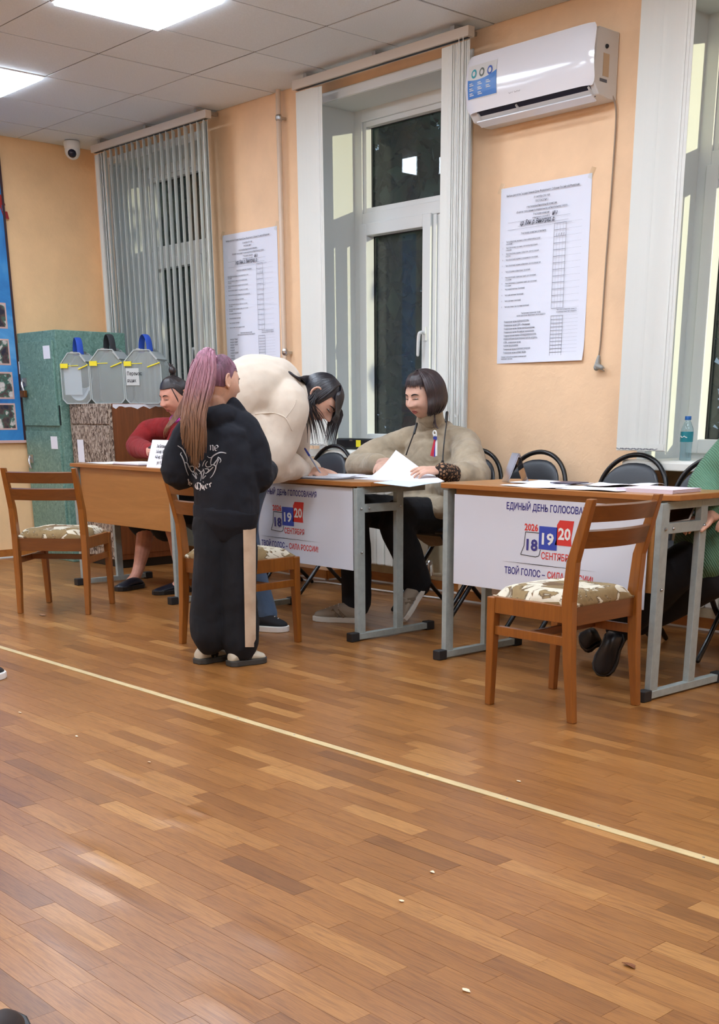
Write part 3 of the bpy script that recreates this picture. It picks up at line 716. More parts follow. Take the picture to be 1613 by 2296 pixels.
# portable ballot boxes on the cupboards
ACR = glass('clear_acrylic', (244, 248, 248), 1.0, .08, 1.45, .22, (196, 202, 202))
STRAPB = mat('blue_strap', (36, 76, 176), .7); STRAPK = mat('black_strap', (40, 42, 46), .7); SEAL = mat('yellow_seal', (232, 216, 44), .5)
def ballot_box(label, x0, x1, y0, y1, zb, h, strap, papers=False, sticker=False):
    t = thing('ballot_box', label, 'ballot box', ((x0+x1)/2, (y0+y1)/2, zb), 0, 'portable ballot boxes on the cupboards'); w = (x1-x0)/2; d = (y1-y0)/2
    # wall panels with sloping shoulders
    prof = [(-w, 0.03), (-w+.03, 0), (w-.03, 0), (w, .03), (w, h*.72), (w*.42, h), (-w*.42, h), (-w, h*.78)]
    for s in (-1, 1): obj('side_wall', MB().prism(prof, (0, s*d, 0), (1,0,0), (0,0,1), (0, -s*.004, 0)), ACR, t)
    sh = MB()
    for a, c in zip(prof, prof[1:]+prof[:1]):
        sh.quad((a[0], -d, a[1]), (c[0], -d, c[1]), (c[0], d, c[1]), (a[0], d, a[1]))
    obj('shell', sh, ACR, t)
    rimm = MB()
    for a, c in zip(prof, prof[1:]+prof[:1]):
        for yy in (-d, d): rimm.bar((a[0], yy, a[1]), (c[0], yy, c[1]), .007, .007, (0,1,0))
    obj('edge', rimm, mat('acrylic_edge', (168, 178, 178), .25), t)
    ar = [(-w*.40, .05, h-.01), (-w*.28, .035, h+.07), (0, 0, h+.105), (w*.28, -.035, h+.07), (w*.40, -.05, h-.01)]
    obj('strap_handle', MB().tube(ar, [(.024, .004)]*5, 6, side=(.62, .78, 0), sm=5), strap, t, smooth=50)
    obj('clip', MB().box(-w*.46, -w*.22, -.03, .03, h-.004, h+.012).box(w*.22, w*.46, -.03, .03, h-.004, h+.012), CHROME, t, bevel=.002)
    sl = MB().box(-w+.002, -w+.06, -d-.012, -d-.004, h*.70, h*.79); sl.tube([(-w+.06, -d-.008, h*.745), (-w+.14, -d-.008, h*.75)], .003, 6); sl.tube([(w*.3, -d-.006, h*.68), (w*.8, -d-.008, h*.74), (w*.97, -d-.01, h*.76)], .005, 6)
    obj('seal', sl, SEAL, t, bevel=.002, label='yellow plastic seal')
    obj('slot', MB().bar((w*.5, 0, h*.96), (w*.85, 0, h*.82), .18, .012), mat('slot_grey', (170, 176, 176), .4), t)
    if papers:
        for q in range(5):
            pp = MB().sheet(lambda a, c, q=q: ((a-.5)*2*w*.86, -d*.8+q*.02+.02*c, .02+.012*q+.34*h*abs(2*a-1.1)**2.4*(.8+.1*q)+.04*c), 14, 2)
            obj('ballot_paper', pp, PAPER, t, smooth=180)
        obj('ballot_paper', MB().sheet(lambda a, c: (-w*.85+a*w*1.25, -d*.9, .06+c*h*.55), 2, 2), PAPER, t)
    if sticker:
        st = obj('sticker', MB().box(-w*.92, -w*.20, -d-.006, -d-.0045, h*.34, h*.66), mat('sticker_paper', (196, 200, 198), .6), t)
        tx = text_mb([('Перенос', .034, -w*.86, h*.53, 'LEFT'), ('ящик', .034, -w*.86, h*.40, 'LEFT')], WALLR, (0, -d-.0062, 0), .02, .8); obj('lettering', tx, BLACKTXT, st)
    return t
zb = 1.152; ra_ = math.atan2(.57, .82); rd_ = np.array([.821, .571, 0])
b0 = np.array([-8.21, 4.475, 0]); 
def onrow(u): 
    d = ray(u, 860); n = np.array([-rd_[1], rd_[0], 0]); return CAM0+d*(((b0-CAM0)@n)/(d@n))
for lab, u0, u1, hh, st_, pa, sk in (('transparent ballot box full of papers, at the left end by the green cabinet', 150, 212, .345, STRAPB, True, False),
        ('transparent ballot box with a black strap, middle of the three', 215, 288, .365, STRAPK, False, False),
        ('transparent ballot box with a sticker, nearest to the woman in red', 291, 372, .36, STRAPB, False, True)):
    pa_, pb_ = onrow(u0), onrow(u1); c_ = (pa_+pb_)/2; hw = np.linalg.norm(pb_-pa_)/2
    ballot_box(lab, c_[0]-hw, c_[0]+hw, c_[1]-.075, c_[1]+.075, zb, hh, st_, pa, sk).rotation_euler = (0, 0, ra_)

# ================================================================== BLUE BOARD on the left wall
mt, nt, b = newmat('blue_board_print'); v = coords(nt); f = noise(nt, v, 2.2, 4, .6, 1.0)
nt.links.new(ramp(nt, f, [(.3, (40, 100, 170)), (.55, (60, 140, 205)), (.75, (110, 176, 224))]), b.inputs['Base Color']); b.inputs['Roughness'].default_value = .45; BOARD = mt
by1 = float(Px(28, 700, XL+.02)[1]); bz0, bz1 = .875, 2.87
bd = thing('display_board', 'large blue display board with photographs at the left edge', 'board', (XL, by1-1.5, bz0))
obj('board_panel', MB().box(XL+.002, XL+.022, by1-2.2, by1, bz0+.01, bz1), BOARD, bd, world=True)
DRK = mat('dark_frame', (62, 40, 44), .5); PNK = mat('pink_frame', (214, 176, 168), .5)
obj('frame', MB().box(XL+.001, XL+.028, by1-.004, by1+.012, bz0, bz1+.01).box(XL+.001, XL+.028, by1-2.2, by1, bz1, bz1+.012), DRK, bd, world=True)
obj('frame', MB().box(XL+.001, XL+.030, by1-2.2, by1+.01, bz0-.008, bz0+.012), PNK, bd, world=True, label='pale lower edge of the frame')
mt, nt, b = newmat('snapshot_print'); PHO = mt
oi = N(nt, 'ShaderNodeObjectInfo'); tc = N(nt, 'ShaderNodeTexCoord'); ad = N(nt, 'ShaderNodeVectorMath', operation='ADD'); nt.links.new(tc.outputs['Object'], ad.inputs[0]); 
mu = N(nt, 'ShaderNodeVectorMath', operation='SCALE'); mu.inputs[0].default_value = (31, 17, 11); nt.links.new(oi.outputs['Random'], mu.inputs['Scale']); nt.links.new(mu.outputs[0], ad.inputs[1])
n_ = N(nt, 'ShaderNodeTexNoise'); n_.inputs['Scale'].default_value = 16; n_.inputs['Detail'].default_value = 3; nt.links.new(ad.outputs[0], n_.inputs['Vector'])
nt.links.new(ramp(nt, n_.outputs['Fac'], [(.36, (38, 40, 58)), (.47, (90, 70, 66)), (.55, (60, 110, 96)), (.6, (200, 190, 184)), (.72, (228, 226, 224))]), b.inputs['Base Color'])
PR = [((0, 8), (715, 750)), ((0, 12), (683, 733)), ((0, 19), (764, 815)), ((0, 27), (838, 891)), ((0, 33), (908, 960))]
for (u0, u1), (v0, v1) in PR:
    y1_ = float(Px(u1, (v0+v1)/2, XL+.026)[1]); zt_ = float(Px(u1, v0, XL+.026)[2]); zb_ = float(Px(u1, v1, XL+.026)[2])
    if v0 == 715: continue
    ph = obj('photograph', MB().box(XL+.022, XL+.0255, y1_-.30, y1_, zb_, zt_), PHO, bd, world=True)
    fr_ = MB().box(XL+.0215, XL+.024, y1_-.31, y1_+.012, zb_-.012, zt_+.012); fr_.xf(Matrix.Translation(-bd.location))
    obj('photo_frame', fr_, PNK, ph)
y1_ = float(Px(10, 480, XL+.026)[1]); zc_ = float(Px(8, 490, XL+.026)[2])
lt = MB().prism([(-.07, 0), (-.035, 0), (-.025, .035), (.0, .035), (.0, .06), (-.018, .06), (-.01, .11), (0, .11), (0, .15), (-.035, .15)], (XL+.023, y1_-.0, zc_), (0, -1, 0), (0, 0, 1), (.002, 0, 0))
lt = MB().prism([(0, 0), (.04, 0), (.03, .05), (-.01, .05), (-.01, .09), (.02, .09), (-.01, .16), (-.05, .16)], (XL+.023, y1_-.005, zc_), (0, 1, 0), (0, 0, 1), (.002, 0, 0))
obj('red_letter', lt, mat('board_red', (150, 36, 40), .5), bd, world=True)
# ================================================================== CEILING CAMERA
cp = np.array([-8.42, 4.62, ZC]); d_ = Px(163, 345, -8.75); cp = np.array([d_[0], d_[1], ZC])
dc = thing('dome_camera', 'small white dome camera under the ceiling in the corner', 'camera', cp)
obj('base', MB().lathe([(.055, -.004), (.06, -.012), (.058, -.05), (.052, -.06)], 24), WHITE, dc, smooth=40)
obj('ball', MB().ell((0, 0, -.068), (.056, .056, .058), None, 24, 14), WHITE, dc, smooth=180)
vd = nrm(np.array([.72, -.5, -.45])); obj('lens', MB().ell(np.array([0, 0, -.07])+vd*.032, (.034, .034, .034), None, 20, 12), mat('dark_lens', (24, 26, 48), .12), dc, smooth=180)

# ================================================================== PIPE, RADIATORS, CABLES
PIPEM = mat('pipe_paint', (216, 196, 176), .4)
pp = thing('heating_pipe', 'painted vertical heating pipe between the left poster and the middle window', 'pipe', (-6.575, YB-.04, 0))
obj('pipe_run', MB().tube([(0, 0, .03), (-.005, 0, 1.5), (0, 0, ZC)], .0165, 12), PIPEM, pp, smooth=60)
for z in (1.47, 2.845): 
    obj('pipe_clip', MB().tube([(0, 0, z-.008), (0, 0, z+.008)], .021, 12).box(.018, .03, -.01, .035, z-.012, z+.004), CHROME, pp)
RADM = mat('radiator_enamel', (222, 222, 214), .35)
def radiator(label, x0, n, z0=.14, z1=.665, y=5.235):
    t = thing('radiator', label, 'radiator', (x0, y, 0), 0, 'white sectional radiators under the windows')
    for i in range(n):
        x = i*.08
        mb = MB().box(x+.003, x+.077, -.048, .045, z0, z1); obj('section', mb, RADM, t, bevel=.010)
    obj('pipe', MB().tube([(-.01, 0, z1-.04), (-.09, 0, z1-.04), (-.09, .09, z1-.04)], .013, 8), RADM, t, smooth=60)
    mb = MB().tube([(n*.08, 0, z0+.03), (n*.08+.07, 0, z0+.03), (n*.08+.075, 0, z0-.02), (n*.08+.08, .07, z0-.03)], .013, 8)
    obj('pipe', mb, RADM, t, smooth=60)
    obj('valve', MB().tube([(n*.08+.03, -.03, z0+.03), (n*.08+.03, .03, z0+.03)], .02, 10).tube([(n*.08+.055, 0, z0+.05), (n*.08+.055, 0, z0+.01)], .02, 10), CHROME, t, smooth=40)
    return t
radiator('white radiator in the niche below the middle window', -6.08, 9)
radiator('white radiator in the niche below the right-hand window', -3.36, 9)
cab_ = [Pz(585, 1268)+[0, 0, .01]]+[Pz(u, v, .012) for u, v in ((690, 1272), (725, 1287), (760, 1300))]
cbl = [(-6.95, 5.10, .05), (-6.55, 5.10, .07), (-6.3, 5.0, .012), (-6.05, 5.04, .008), (-5.6, 5.05, .008), (-4.9, 5.10, .008)]
tag(obj('floor_cable', MB().tube(cbl, .006, 8, sm=6), WHITE, None, smooth=60), 'white cable lying along the foot of the wall behind the middle desk', 'cable')

# ================================================================== AIR CONDITIONER
ACW = mat('ac_gloss_white', (226, 228, 234), .12, spec=.6, coat=.4); ACB = mat('ac_matt_white', (214, 212, 210), .45)
ax0, ax1 = -4.79, -3.972; az0, az1 = 2.515, 2.81; L = ax1-ax0
ac = thing('air_conditioner', 'white split air conditioner on the wall above the right poster', 'air conditioner', (ax0, YB, az0))
def acprof(x):      # (y, z) body profile
    return
bp = [(-.002, .29), (-.155, .29), (-.175, .275), (-.185, .06), (-.14, .01), (-.06, .0), (-.002, .0)]
obj('body', MB().prism([(p[0], p[1]) for p in bp], (0, 0, 0), (0,1,0), (0,0,1), (L, 0, 0)), ACB, ac, bevel=.006)
rs = random.Random(4)
def acf(a, c):
    x = -.006+a*(L+.012); z = .045+c*.255
    bow = .016*math.sin(PI*min(1, max(0, c)))+.002*math.sin(6*a+2)*math.sin(PI*c)
    e = 1
    k_ = .018*abs(2*c-1)**10; x = L/2+(x-L/2)*(1-2*k_/L)
    return (x, -.188-bow-.004*(1-abs(2*a-1)**8)+.012*abs(2*a-1)**24, z)
obj('front_panel', MB().sheet(acf, 30, 16), ACW, ac, smooth=180, solid=.008, bevel=.003)
obj('outlet', MB().quad((.06, -.182, .050), (L-.03, -.182, .050), (L-.03, -.125, .006), (.06, -.125, .006)), mat('dark_outlet', (24, 26, 52), .4), ac, solid=.002)
obj('louver', MB().bar((.05, -.150, -.004), (L-.02, -.150, -.004), .045, .007, (0, .5, 1)), ACW, ac, bevel=.002)
dv = MB()
for q in (.065, L*.40, L-.035): dv.bar((q, -.175, .045), (q, -.13, .008), .006, .022)
obj('louver_arm', dv, ACB, ac)
sp_ = lambda x, z, d=.0015: np.array([x, acf((x+.006)/(L+.012), (z-.045)/.255)[1]-.004-d, z])
ST1 = mat('sticker_grey', (206, 206, 204), .4); ST2 = mat('sticker_blue', (22, 104, 184), .35)
st = obj('sticker', MB().sheet(lambda a, c: sp_(.02+a*.20, .10+c*.155), 8, 8), ST1, ac)
obj('blue_field', MB().sheet(lambda a, c: sp_(.02+a*.20, .105+c*(.075+.06*(a-.45)**2+.012*a), .0025), 10, 4), ST2, st)
for q, cc in ((.065, (40, 150, 160)), (.120, (96, 104, 96)), (.175, (60, 90, 170))):
    zc2 = .215; mb = MB(); rr = .018
    n_ = 16; mb.add([sp_(q+rr*math.cos(2*PI*i/n_), zc2+1.15*rr*math.sin(2*PI*i/n_), .0028) for i in range(n_)], [tuple(range(n_))]); obj('emblem', mb, mat('emblem_%d' % int(q*1000), cc, .4), st)
    mb = MB(); rr = .010; mb.add([sp_(q+rr*math.cos(2*PI*i/n_), zc2+1.15*rr*math.sin(2*PI*i/n_), .0034) for i in range(n_)], [tuple(range(n_))]); obj('emblem_centre', mb, ST1, st)
lt = MB()
for rr_ in range(3):
    for c_ in range(3):
        x_ = .035+c_*.058; z_ = .118+rr_*.022
        if c_ == 2 and rr_ == 0: continue
        for k in (0, .008): lt.add([sp_(x_, z_+k, .0034), sp_(x_+.03-k, z_+k, .0034), sp_(x_+.03-k, z_+k+.004, .0034), sp_(x_, z_+k+.004, .0034)], [(0,1,2,3)])
obj('small_print', lt, ST1, st)
tx = text_mb([('OASIS', .032, .335, .088, 'CENTER')], WALLR, (0, -.2035, 0), .0, .95); obj('logo', tx, mat('logo_grey', (150, 150, 154), .5), ac)
tx = text_mb([('BY ZANUSSI' if False else 'inverter', .012, .335, .074, 'CENTER')], WALLR, (0, -.2025, 0), .0, .95)
obj('energy_label', MB().box(L+.0005, L+.002, -.12, -.075, .09, .185), mat('beige_label', (196, 170, 140), .6), ac)
obj('screw_cap', MB().tube([(L, -.098, .215), (L+.003, -.098, .215)], .010, 12), BLACK, ac)
obj('small_print', MB().box(L+.0005, L+.0015, -.14, -.085, .065, .078), GREYTXT, ac)
pc = [(ax1-.004, YB-.03, az0+.02), (ax1+.012, YB-.02, az0-.03), (ax1+.012, YB-.012, az0-.12), (ax1+.004, YB-.010, 2.1), (ax1-.006, YB-.010, 1.8), (ax1-.012, YB-.012, 1.45), (ax1-.018, YB-.014, 1.36)]
pw = thing('power_cable', 'loose power cable with a plug hanging below the air conditioner', 'cable', (ax1, YB-.02, az0))
CBM = mat('cable_brown', (150, 128, 108), .5)
obj('cord', MB().tube(pc, .0045, 8, sm=6), CBM, pw, world=True, smooth=60)
e_ = np.array(pc[-1]); pl_ = MB().tube([e_, e_+[-.006, 0, -.03], e_+[-.004, -.01, -.055]], [.008, .013, .016], 10, sm=3).tube([e_+[.0, -.012, -.045], e_+[.032, -.014, -.055]], [.014, .012], 10)
obj('plug', pl_, mat('plug_grey', (150, 150, 146), .4), pw, world=True, smooth=60)
obj('pins', MB().tube([e_+[.03, -.012, -.05], e_+[.05, -.012, -.058]], .0025, 6).tube([e_+[.03, -.014, -.064], e_+[.05, -.014, -.072]], .0025, 6), CHROME, pw, world=True)
# ================================================================== WALL POSTERS (result protocols, A1 sheets)
SHEETM = mat('poster_paper', (226, 230, 243), .7)
def protocol(label, x0, x1, z0, z1, num, partial, rows2, hand):
    t = thing('wall_poster', label, 'poster', (x0, YB, z0), 0, 'tally sheets on the wall'); w = x1-x0; h = z1-z0
    obj('sheet', MB().sheet(lambda a, c: (a*w, -.004-.004*math.sin(3*a+2*c)*(1 if c < .5 else .4)-.012*(max(0, .12-c)/.12)**2*a, c*h), 10, 16), SHEETM, t, smooth=180)
    o = (0, -.0115, 0)
    def Lx(x, y, s_, st, al='LEFT'): return (st, s_, x*w, h*(1-y), al)
    hd = [Lx(.48, .052, .0135, 'Выборы депутатов Государственной Думы Федерального Собрания Российской Федерации', 'CENTER'),
          Lx(.48, .080, .013, '20 сентября 2026 года', 'CENTER'), Lx(.48, .104, .014, 'ПРОТОКОЛ № %d' % num, 'CENTER'),
          Lx(.48, .128, .014, 'участковой избирательной комиссии', 'CENTER'), Lx(.48, .150, .0135, 'об итогах голосования по %s избирательному округу' % ('одномандатному' if num == 1 else 'федеральному'), 'CENTER'),
          Lx(.48, .172, .013, 'Участковая комиссия', 'CENTER'), Lx(.48, .190, .010, 'избирательного участка № 83', 'CENTER'), Lx(.40, .268, .013, 'Участковая комиссия установила:', 'CENTER')]
    obj('heading', text_mb(hd, WALLR, o, .012, .80, res=1), GREYTXT, t)
    q = ['Число избирателей, внесенных в список избирателей на момент', 'Число бюллетеней, полученных участковой избирательной', 'Число бюллетеней, выданных избирателям, проголосовавшим', 'Число бюллетеней, выданных в помещении для голосования', 'Число бюллетеней, выданных избирателям, проголосовавшим вне', 'Число погашенных избирательных бюллетеней', 'Число бюллетеней в переносных ящиках для голосования', 'Число бюллетеней в стационарных ящиках для голосования', 'Число недействительных бюллетеней', 'Число действительных бюллетеней', 'Число утраченных бюллетеней', 'Число не учтенных при получении бюллетеней']
    bd = []
    for i, st in enumerate(q):
        y = .305+.0335*i; bd.append(Lx(.085, y, .0115, st)); bd.append(Lx(.045, y, .0095, '%d' % (i+1)))
        if i in (0, 1, 2, 6, 7): bd.append(Lx(.085, y+.0125, .011, ('голосования', 'комиссией', 'досрочно', '', '', '', 'голосования', 'голосования')[i]))
    bd += [Lx(.40, .717, .0115, 'Наименования политических партий,', 'CENTER'), Lx(.40, .730, .0115, 'зарегистрировавших федеральные списки кандидатов', 'CENTER'), Lx(.80, .712, .010, 'Число голосов избирателей, поданных за', 'CENTER'), Lx(.80, .725, .010, 'каждый федеральный список кандидатов', 'CENTER')]
    obj('body_text', text_mb(bd, WALLR, o, .004, .66, res=1), GREYTXT, t)
    pt = []
    for i, st in enumerate(rows2): 
        pt.append(Lx(.085, .765+.0205*i*(.215/.0205/ len(rows2)) if False else .762+.200*i/len(rows2), .0125, st))
    pt += [Lx(.06, .965, .0095, 'Сведения о количестве поступивших в комиссию жалоб'), Lx(.06, .977, .0095, 'прилагаемых к протоколу')]
    obj('party_list', text_mb(pt, WALLR, o, .014, .70, res=1), GREYTXT, t)
    gl = MB(); cx = .645*w; cw = .115*w if num == 1 else .13*w; cx = .63*w
    for (ya, yb_, n_) in ((.235, .70, 13), (.742, .968, len(rows2)+1)):
        for i in range(n_+1):
            z = h*(1-ya-(yb_-ya)*i/n_); gl.box(cx, cx+cw, -.0119, -.0115, z-.0009, z+.0009); gl.box(cx+cw, .93*w, -.0118, -.0115, z-.0002, z+.0002)
        for x in (cx, cx+cw): gl.box(x-.0008, x+.0008, -.0119, -.0115, h*(1-yb_), h*(1-ya))
        for j in (1, 2, 3): gl.box(cx+cw*j/4-.0002, cx+cw*j/4+.0002, -.0118, -.0115, h*(1-yb_), h*(1-ya))
    for i in range(3): gl.box((.10, .22, .10)[i]*w, (.80, .78, .82)[i]*w, -.0118, -.0115, h*(1-(.196, .222, .236)[i])-.0006, h*(1-(.196, .222, .236)[i])+.0003)
    obj('table_lines', gl, GREYTXT, t, kind='stuff')
    hw = MB(); rs = random.Random(num)
    hw = text_mb([(hand, .030, .24*w, h*(1-.218), 'LEFT'), ('№ 3', .026, .60*w, h*(1-.188), 'LEFT')], WALLR, o, .02, .72, .35, res=1)
    obj('written_number', text_mb([('1  0  8  0', .022, cx+.012, h*(1-.305), 'LEFT')], WALLR, o, .0, .7, .3, res=1), GREYTXT, t)
    obj('handwriting', hw, mat('ink_%d' % num, (52, 54, 70), .7), t)
    tp = MB()
    for (x, z) in ((0, h), (w, h)): tp.quad((x-.02, -.013, z-.02), (x+.006, -.013, z-.03), (x+.025, -.002, z+.02), (x-.004, -.002, z+.03))
    obj('tape', tp, glass('clear_tape', (250, 250, 245), 3.0, .15), t)
    return t
protocol('tall printed tally sheet on the wall left of the heating pipe', -7.284, -6.674, 1.36, 2.245, 1, False, ['КУЗНЕЦОВ', 'ПЕТРОВА', 'НИКОЛАЕВ', 'СМИРНОВ', 'ОРЛОВ', 'ФЕДОРОВ', 'АНДРЕЕВ', 'ИВАНОВА', 'ЗАХАРОВ', 'СЕМЕНОВ'] and ['КАНДИДАТ ПЕРВЫЙ', 'КАНДИДАТ ВТОРОЙ', 'КАНДИДАТ ТРЕТИЙ', 'КАНДИДАТ', 'КАНДИДАТ', 'КАНДИДАТ ШЕСТОЙ', 'КАНДИДАТ', 'КАНДИДАТ', 'КАНДИДАТ ДЕВЯТЫЙ', 'КАНДИДАТ'], 'окр. Бан. р. Виноград. д.')
protocol('tall printed tally sheet on the wall below the air conditioner', -4.706, -4.098, 1.345, 2.222, 2, True, ['Политическая партия «ЕДИНАЯ РОССИЯ»', 'Политическая партия СДРП – Объединение', 'Политическая партия «Партия прямой демократии»', 'Политическая партия «Российская экологическая»', 'Социалистическая партия «СПРАВЕДЛИВАЯ РОССИЯ»', 'ВСЕРОССИЙСКАЯ ПОЛИТИЧЕСКАЯ ПАРТИЯ «РОДИНА»', 'КПРФ – политическая партия', 'ПАРТИЯ ПЕНСИОНЕРОВ', 'Политическая партия КОММУНИСТИЧЕСКАЯ', 'Политическая партия «НОВЫЕ ЛЮДИ»'], 'цр. Бан. р. Виноград. д.')

# ================================================================== THINGS ON THE DESKS AND SILLS
def sheet_thing(label, pts, z, group=None, mat_=None, name='paper_sheet', th=.0012, wav=.002):
    """pts: four floor-plan corners (x, y), lying at height z"""
    P4 = [np.array([p[0], p[1], 0.]) for p in pts]; c = sum(P4)/4
    def fn(a, q):
        p = P4[0]*(1-a)*(1-q)+P4[1]*a*(1-q)+P4[2]*a*q+P4[3]*(1-a)*q
        return (p[0]-c[0], p[1]-c[1], th/2+wav*(1+math.sin(5*a+3*q+c[0]*7)*math.sin(4*q+2*a)))
    o = obj(name, MB().sheet(fn, 8, 6), mat_ or PAPER, None, smooth=60, solid=th); o.location = (c[0], c[1], z)
    tag(o, label, 'paper', group); return o
def rect(cx, cy, w, d, ang):
    c, s_ = math.cos(ang), math.sin(ang); return [(cx+a*w/2*c-b*d/2*s_, cy+a*w/2*s_+b*d/2*c) for a, b in ((-1,-1),(1,-1),(1,1),(-1,1))]
ZL, ZM, ZR = .778, .768, .788
PINKP = mat('pinkish_paper', (222, 208, 220), .8); BLUEP = mat('bluish_paper', (206, 224, 240), .8)
MAROON = mat('maroon_cover', (92, 48, 50), .5)
# left desk
lx = lambda u, y: float(Py(u, 1035, y)[0])
sheet_thing('loose white papers at the left part of the bare desk', rect(-6.96, 3.99, .28, .21, .1), ZL, None)
fo = thing('folder', 'open maroon folder with white sheets on the bare desk', 'folder', (-6.63, 4.0, ZL))
obj('cover', MB().box(-.155, .155, -.11, .11, 0, .004), MAROON, fo, bevel=.001); obj('pages', MB().box(-.15, .15, -.107, .107, .004, .014), PAPER, fo, bevel=.001)
tc_ = thing('tent_card', 'white folded sign with street names on the bare desk', 'sign', (float(Py(357, 1043, 3.84)[0])+.01, 3.85, ZL), math.radians(4))
wC, hC = .30, .155
obj('front_leaf', MB().bar((0, 0, 0), (0, .055, hC), wC, .002, (0,1,0)), PAPER, tc_); obj('back_leaf', MB().bar((0, .12, 0), (0, .057, hC), wC, .002, (0,1,0)), PAPER, tc_)
nn = nrm([0, .055, hC]); nf = nrm(np.cross([1, 0, 0], nn)); R3 = (np.array([1., 0, 0]), nn, nf)
obj('lettering', text_mb([('3-я Ботанический пер.', .027, 0, .118, 'CENTER'), ('3-й мр. Виноградный', .027, 0, .086, 'CENTER'), ('4-й мр. Виноградный', .027, 0, .054, 'CENTER'), ('ул. 9 Декабря', .027, 0, .020, 'CENTER')], R3, nf*.0016, .02, .62), BLACKTXT, tc_)
# middle desk
cl_ = thing('clipboard', 'clipboard with a form under the writing hand on the middle desk', 'clipboard', (-4.74, 3.92, ZM), math.radians(8))
obj('board', MB().box(-.15, .15, -.105, .105, 0, .005), mat('grey_board', (86, 88, 98), .5), cl_, bevel=.002)
for q in range(3): obj('form_sheet', MB().sheet(lambda a, c, q=q: (-.145+.29*a, -.1+.2*c, .006+.002*q+.010*q*max(0, c-.6)), 6, 6), PAPER, cl_, solid=.0008)
lx_ = MB()
for q in range(7): lx_.box(-.12, .12, .06-.022*q, .062-.022*q, .0112, .0116)
obj('printed_lines', lx_, GREYTXT, cl_, kind='stuff')
for q, (cx_, cy_, an_) in enumerate(((-4.76, 4.17, .12), (-4.98, 4.17, .1))):
    sheet_thing(('white form lying behind the clipboard on the middle desk', 'white form at the back of the middle desk, in front of the empty black chair')[q], rect(cx_, cy_, .30, .21, an_), ZM+.001*q, None)
# bundle of papers held up by the woman in the poncho
def bun(name_, label, f, m_=PAPER, parent=None):
    return obj(name_, MB().sheet(f, 12, 10), m_, parent, smooth=180, solid=.0012)
bt = thing('paper_bundle', 'thick bundle of white lists being leafed through by the seated woman in beige', 'papers', (-4.48, 4.08, ZM))
A_ = [Py(820, 1066, 4.0), Py(980, 1074, 4.0), Py(893, 1010, 4.19), Py(905, 1008, 4.20)]
for q in range(4):
    def f(a, c, q=q):
        lo = Py(820+18*q, 1066+1.5*q, 3.98+.012*q)*(1-a)+Py(985+4*q, 1075, 4.02+.01*q)*a; lo[2] = ZM+.003+.002*q
        hi = Py(888+6*q, 1009+9*q, 4.17)*(1-a)+Py(960+2*q, 1062, 4.30)*a; hi[2] = max(hi[2], ZM+.012+.002*q)
        p = lo*(1-c)+hi*c; p = p-np.array([0, 0, 1])*.022*math.sin(PI*c)*(1-a)*.8
        p[2] = max(p[2], ZM+.003+.002*q)
        return p-np.array([-4.48, 4.08, ZM])
    bun('list_sheet', '', f, PAPER, bt)
obj('pages', MB().box(-.10, .16, -.10, .12, 0, .003), PAPER, bt)
o_ = obj('printed_booklet', MB().sheet(lambda a, c: np.array([-4.30+.25*a+.02*c, 3.86+.20*c, ZM+.004-.010*max(0, .6-c)-.015*(1-c)*a*.6]), 8, 6), BLUEP, None, smooth=180, solid=.002)
tag(o_, 'bluish printed sheet hanging over the gap between the two poster desks', 'paper')
# right desk
ac_ = thing('sign_holder', 'clear acrylic sign holder standing at the left end of the right desk', 'sign holder', (-3.60, 4.08, ZR), math.radians(-32))
ACL = glass('holder_acrylic', (224, 226, 234), 3.0, .05)
obj('front_plate', MB().bar((0, -.045, .002), (0, .0, .125), .10, .003, (0,1,0)), ACL, ac_); obj('back_plate', MB().bar((0, .05, .002), (0, .004, .125), .10, .003, (0,1,0)), ACL, ac_)
obj('card', MB().bar((0, -.040, .008), (0, .002, .115), .09, .001, (0,1,0)), PAPER, ac_); obj('foot_plate', MB().box(-.05, .05, -.045, .05, 0, .002), ACL, ac_)
for q, (cx_, cy_, an_, zz) in enumerate(((-3.42, 4.12, .05, 0), (-3.30, 3.92, -.04, .0), (-3.0, 3.925, .03, .0), (-3.08, 4.16, .08, .0))):
    sheet_thing(('white list at the left of the papers on the right desk', 'white list with a dark folder edge in the middle of the right desk', 'white list lying at the front edge of the right desk', 'white list with a curled corner on the right desk')[q], rect(cx_, cy_, .30, .21, an_), ZR+zz, None, None, wav=.003 if q < 3 else .008)
pk = thing('paper_stack', 'pinkish stack of lists near the right end of the right desk', 'papers', (-2.78, 4.08, ZR), .05)
for q in range(6): obj('sheet', MB().box(-.13+.004*(q % 3), .13+.003*(q % 2), -.19, .02-.004*(q % 2), .0025*q, .0025*q+.0022), PINKP, pk)
dk = thing('folder', 'thin dark folder among the lists on the right desk', 'folder', (-3.32, 4.12, ZR+.006), .05); obj('cover', MB().box(-.06, .06, -.06, .06, 0, .004), mat('slate_cover', (70, 66, 86), .5), dk, bevel=.001)
# black device on the sill of the middle window
sb = thing('speaker_box', 'black box with a yellow patch on the sill of the middle window', 'device', (-6.0, 5.25, .8605), 0)
obj('housing', MB().box(-.170, .170, -.045, .045, 0, .068), BLACK, sb, bevel=.012); obj('yellow_patch', MB().box(.035, .080, -.0475, -.0455, .016, .058), SEAL, sb)
obj('glints', MB().box(-.03, -.002, -.0465, -.0455, .052, .060), CHROME, sb)
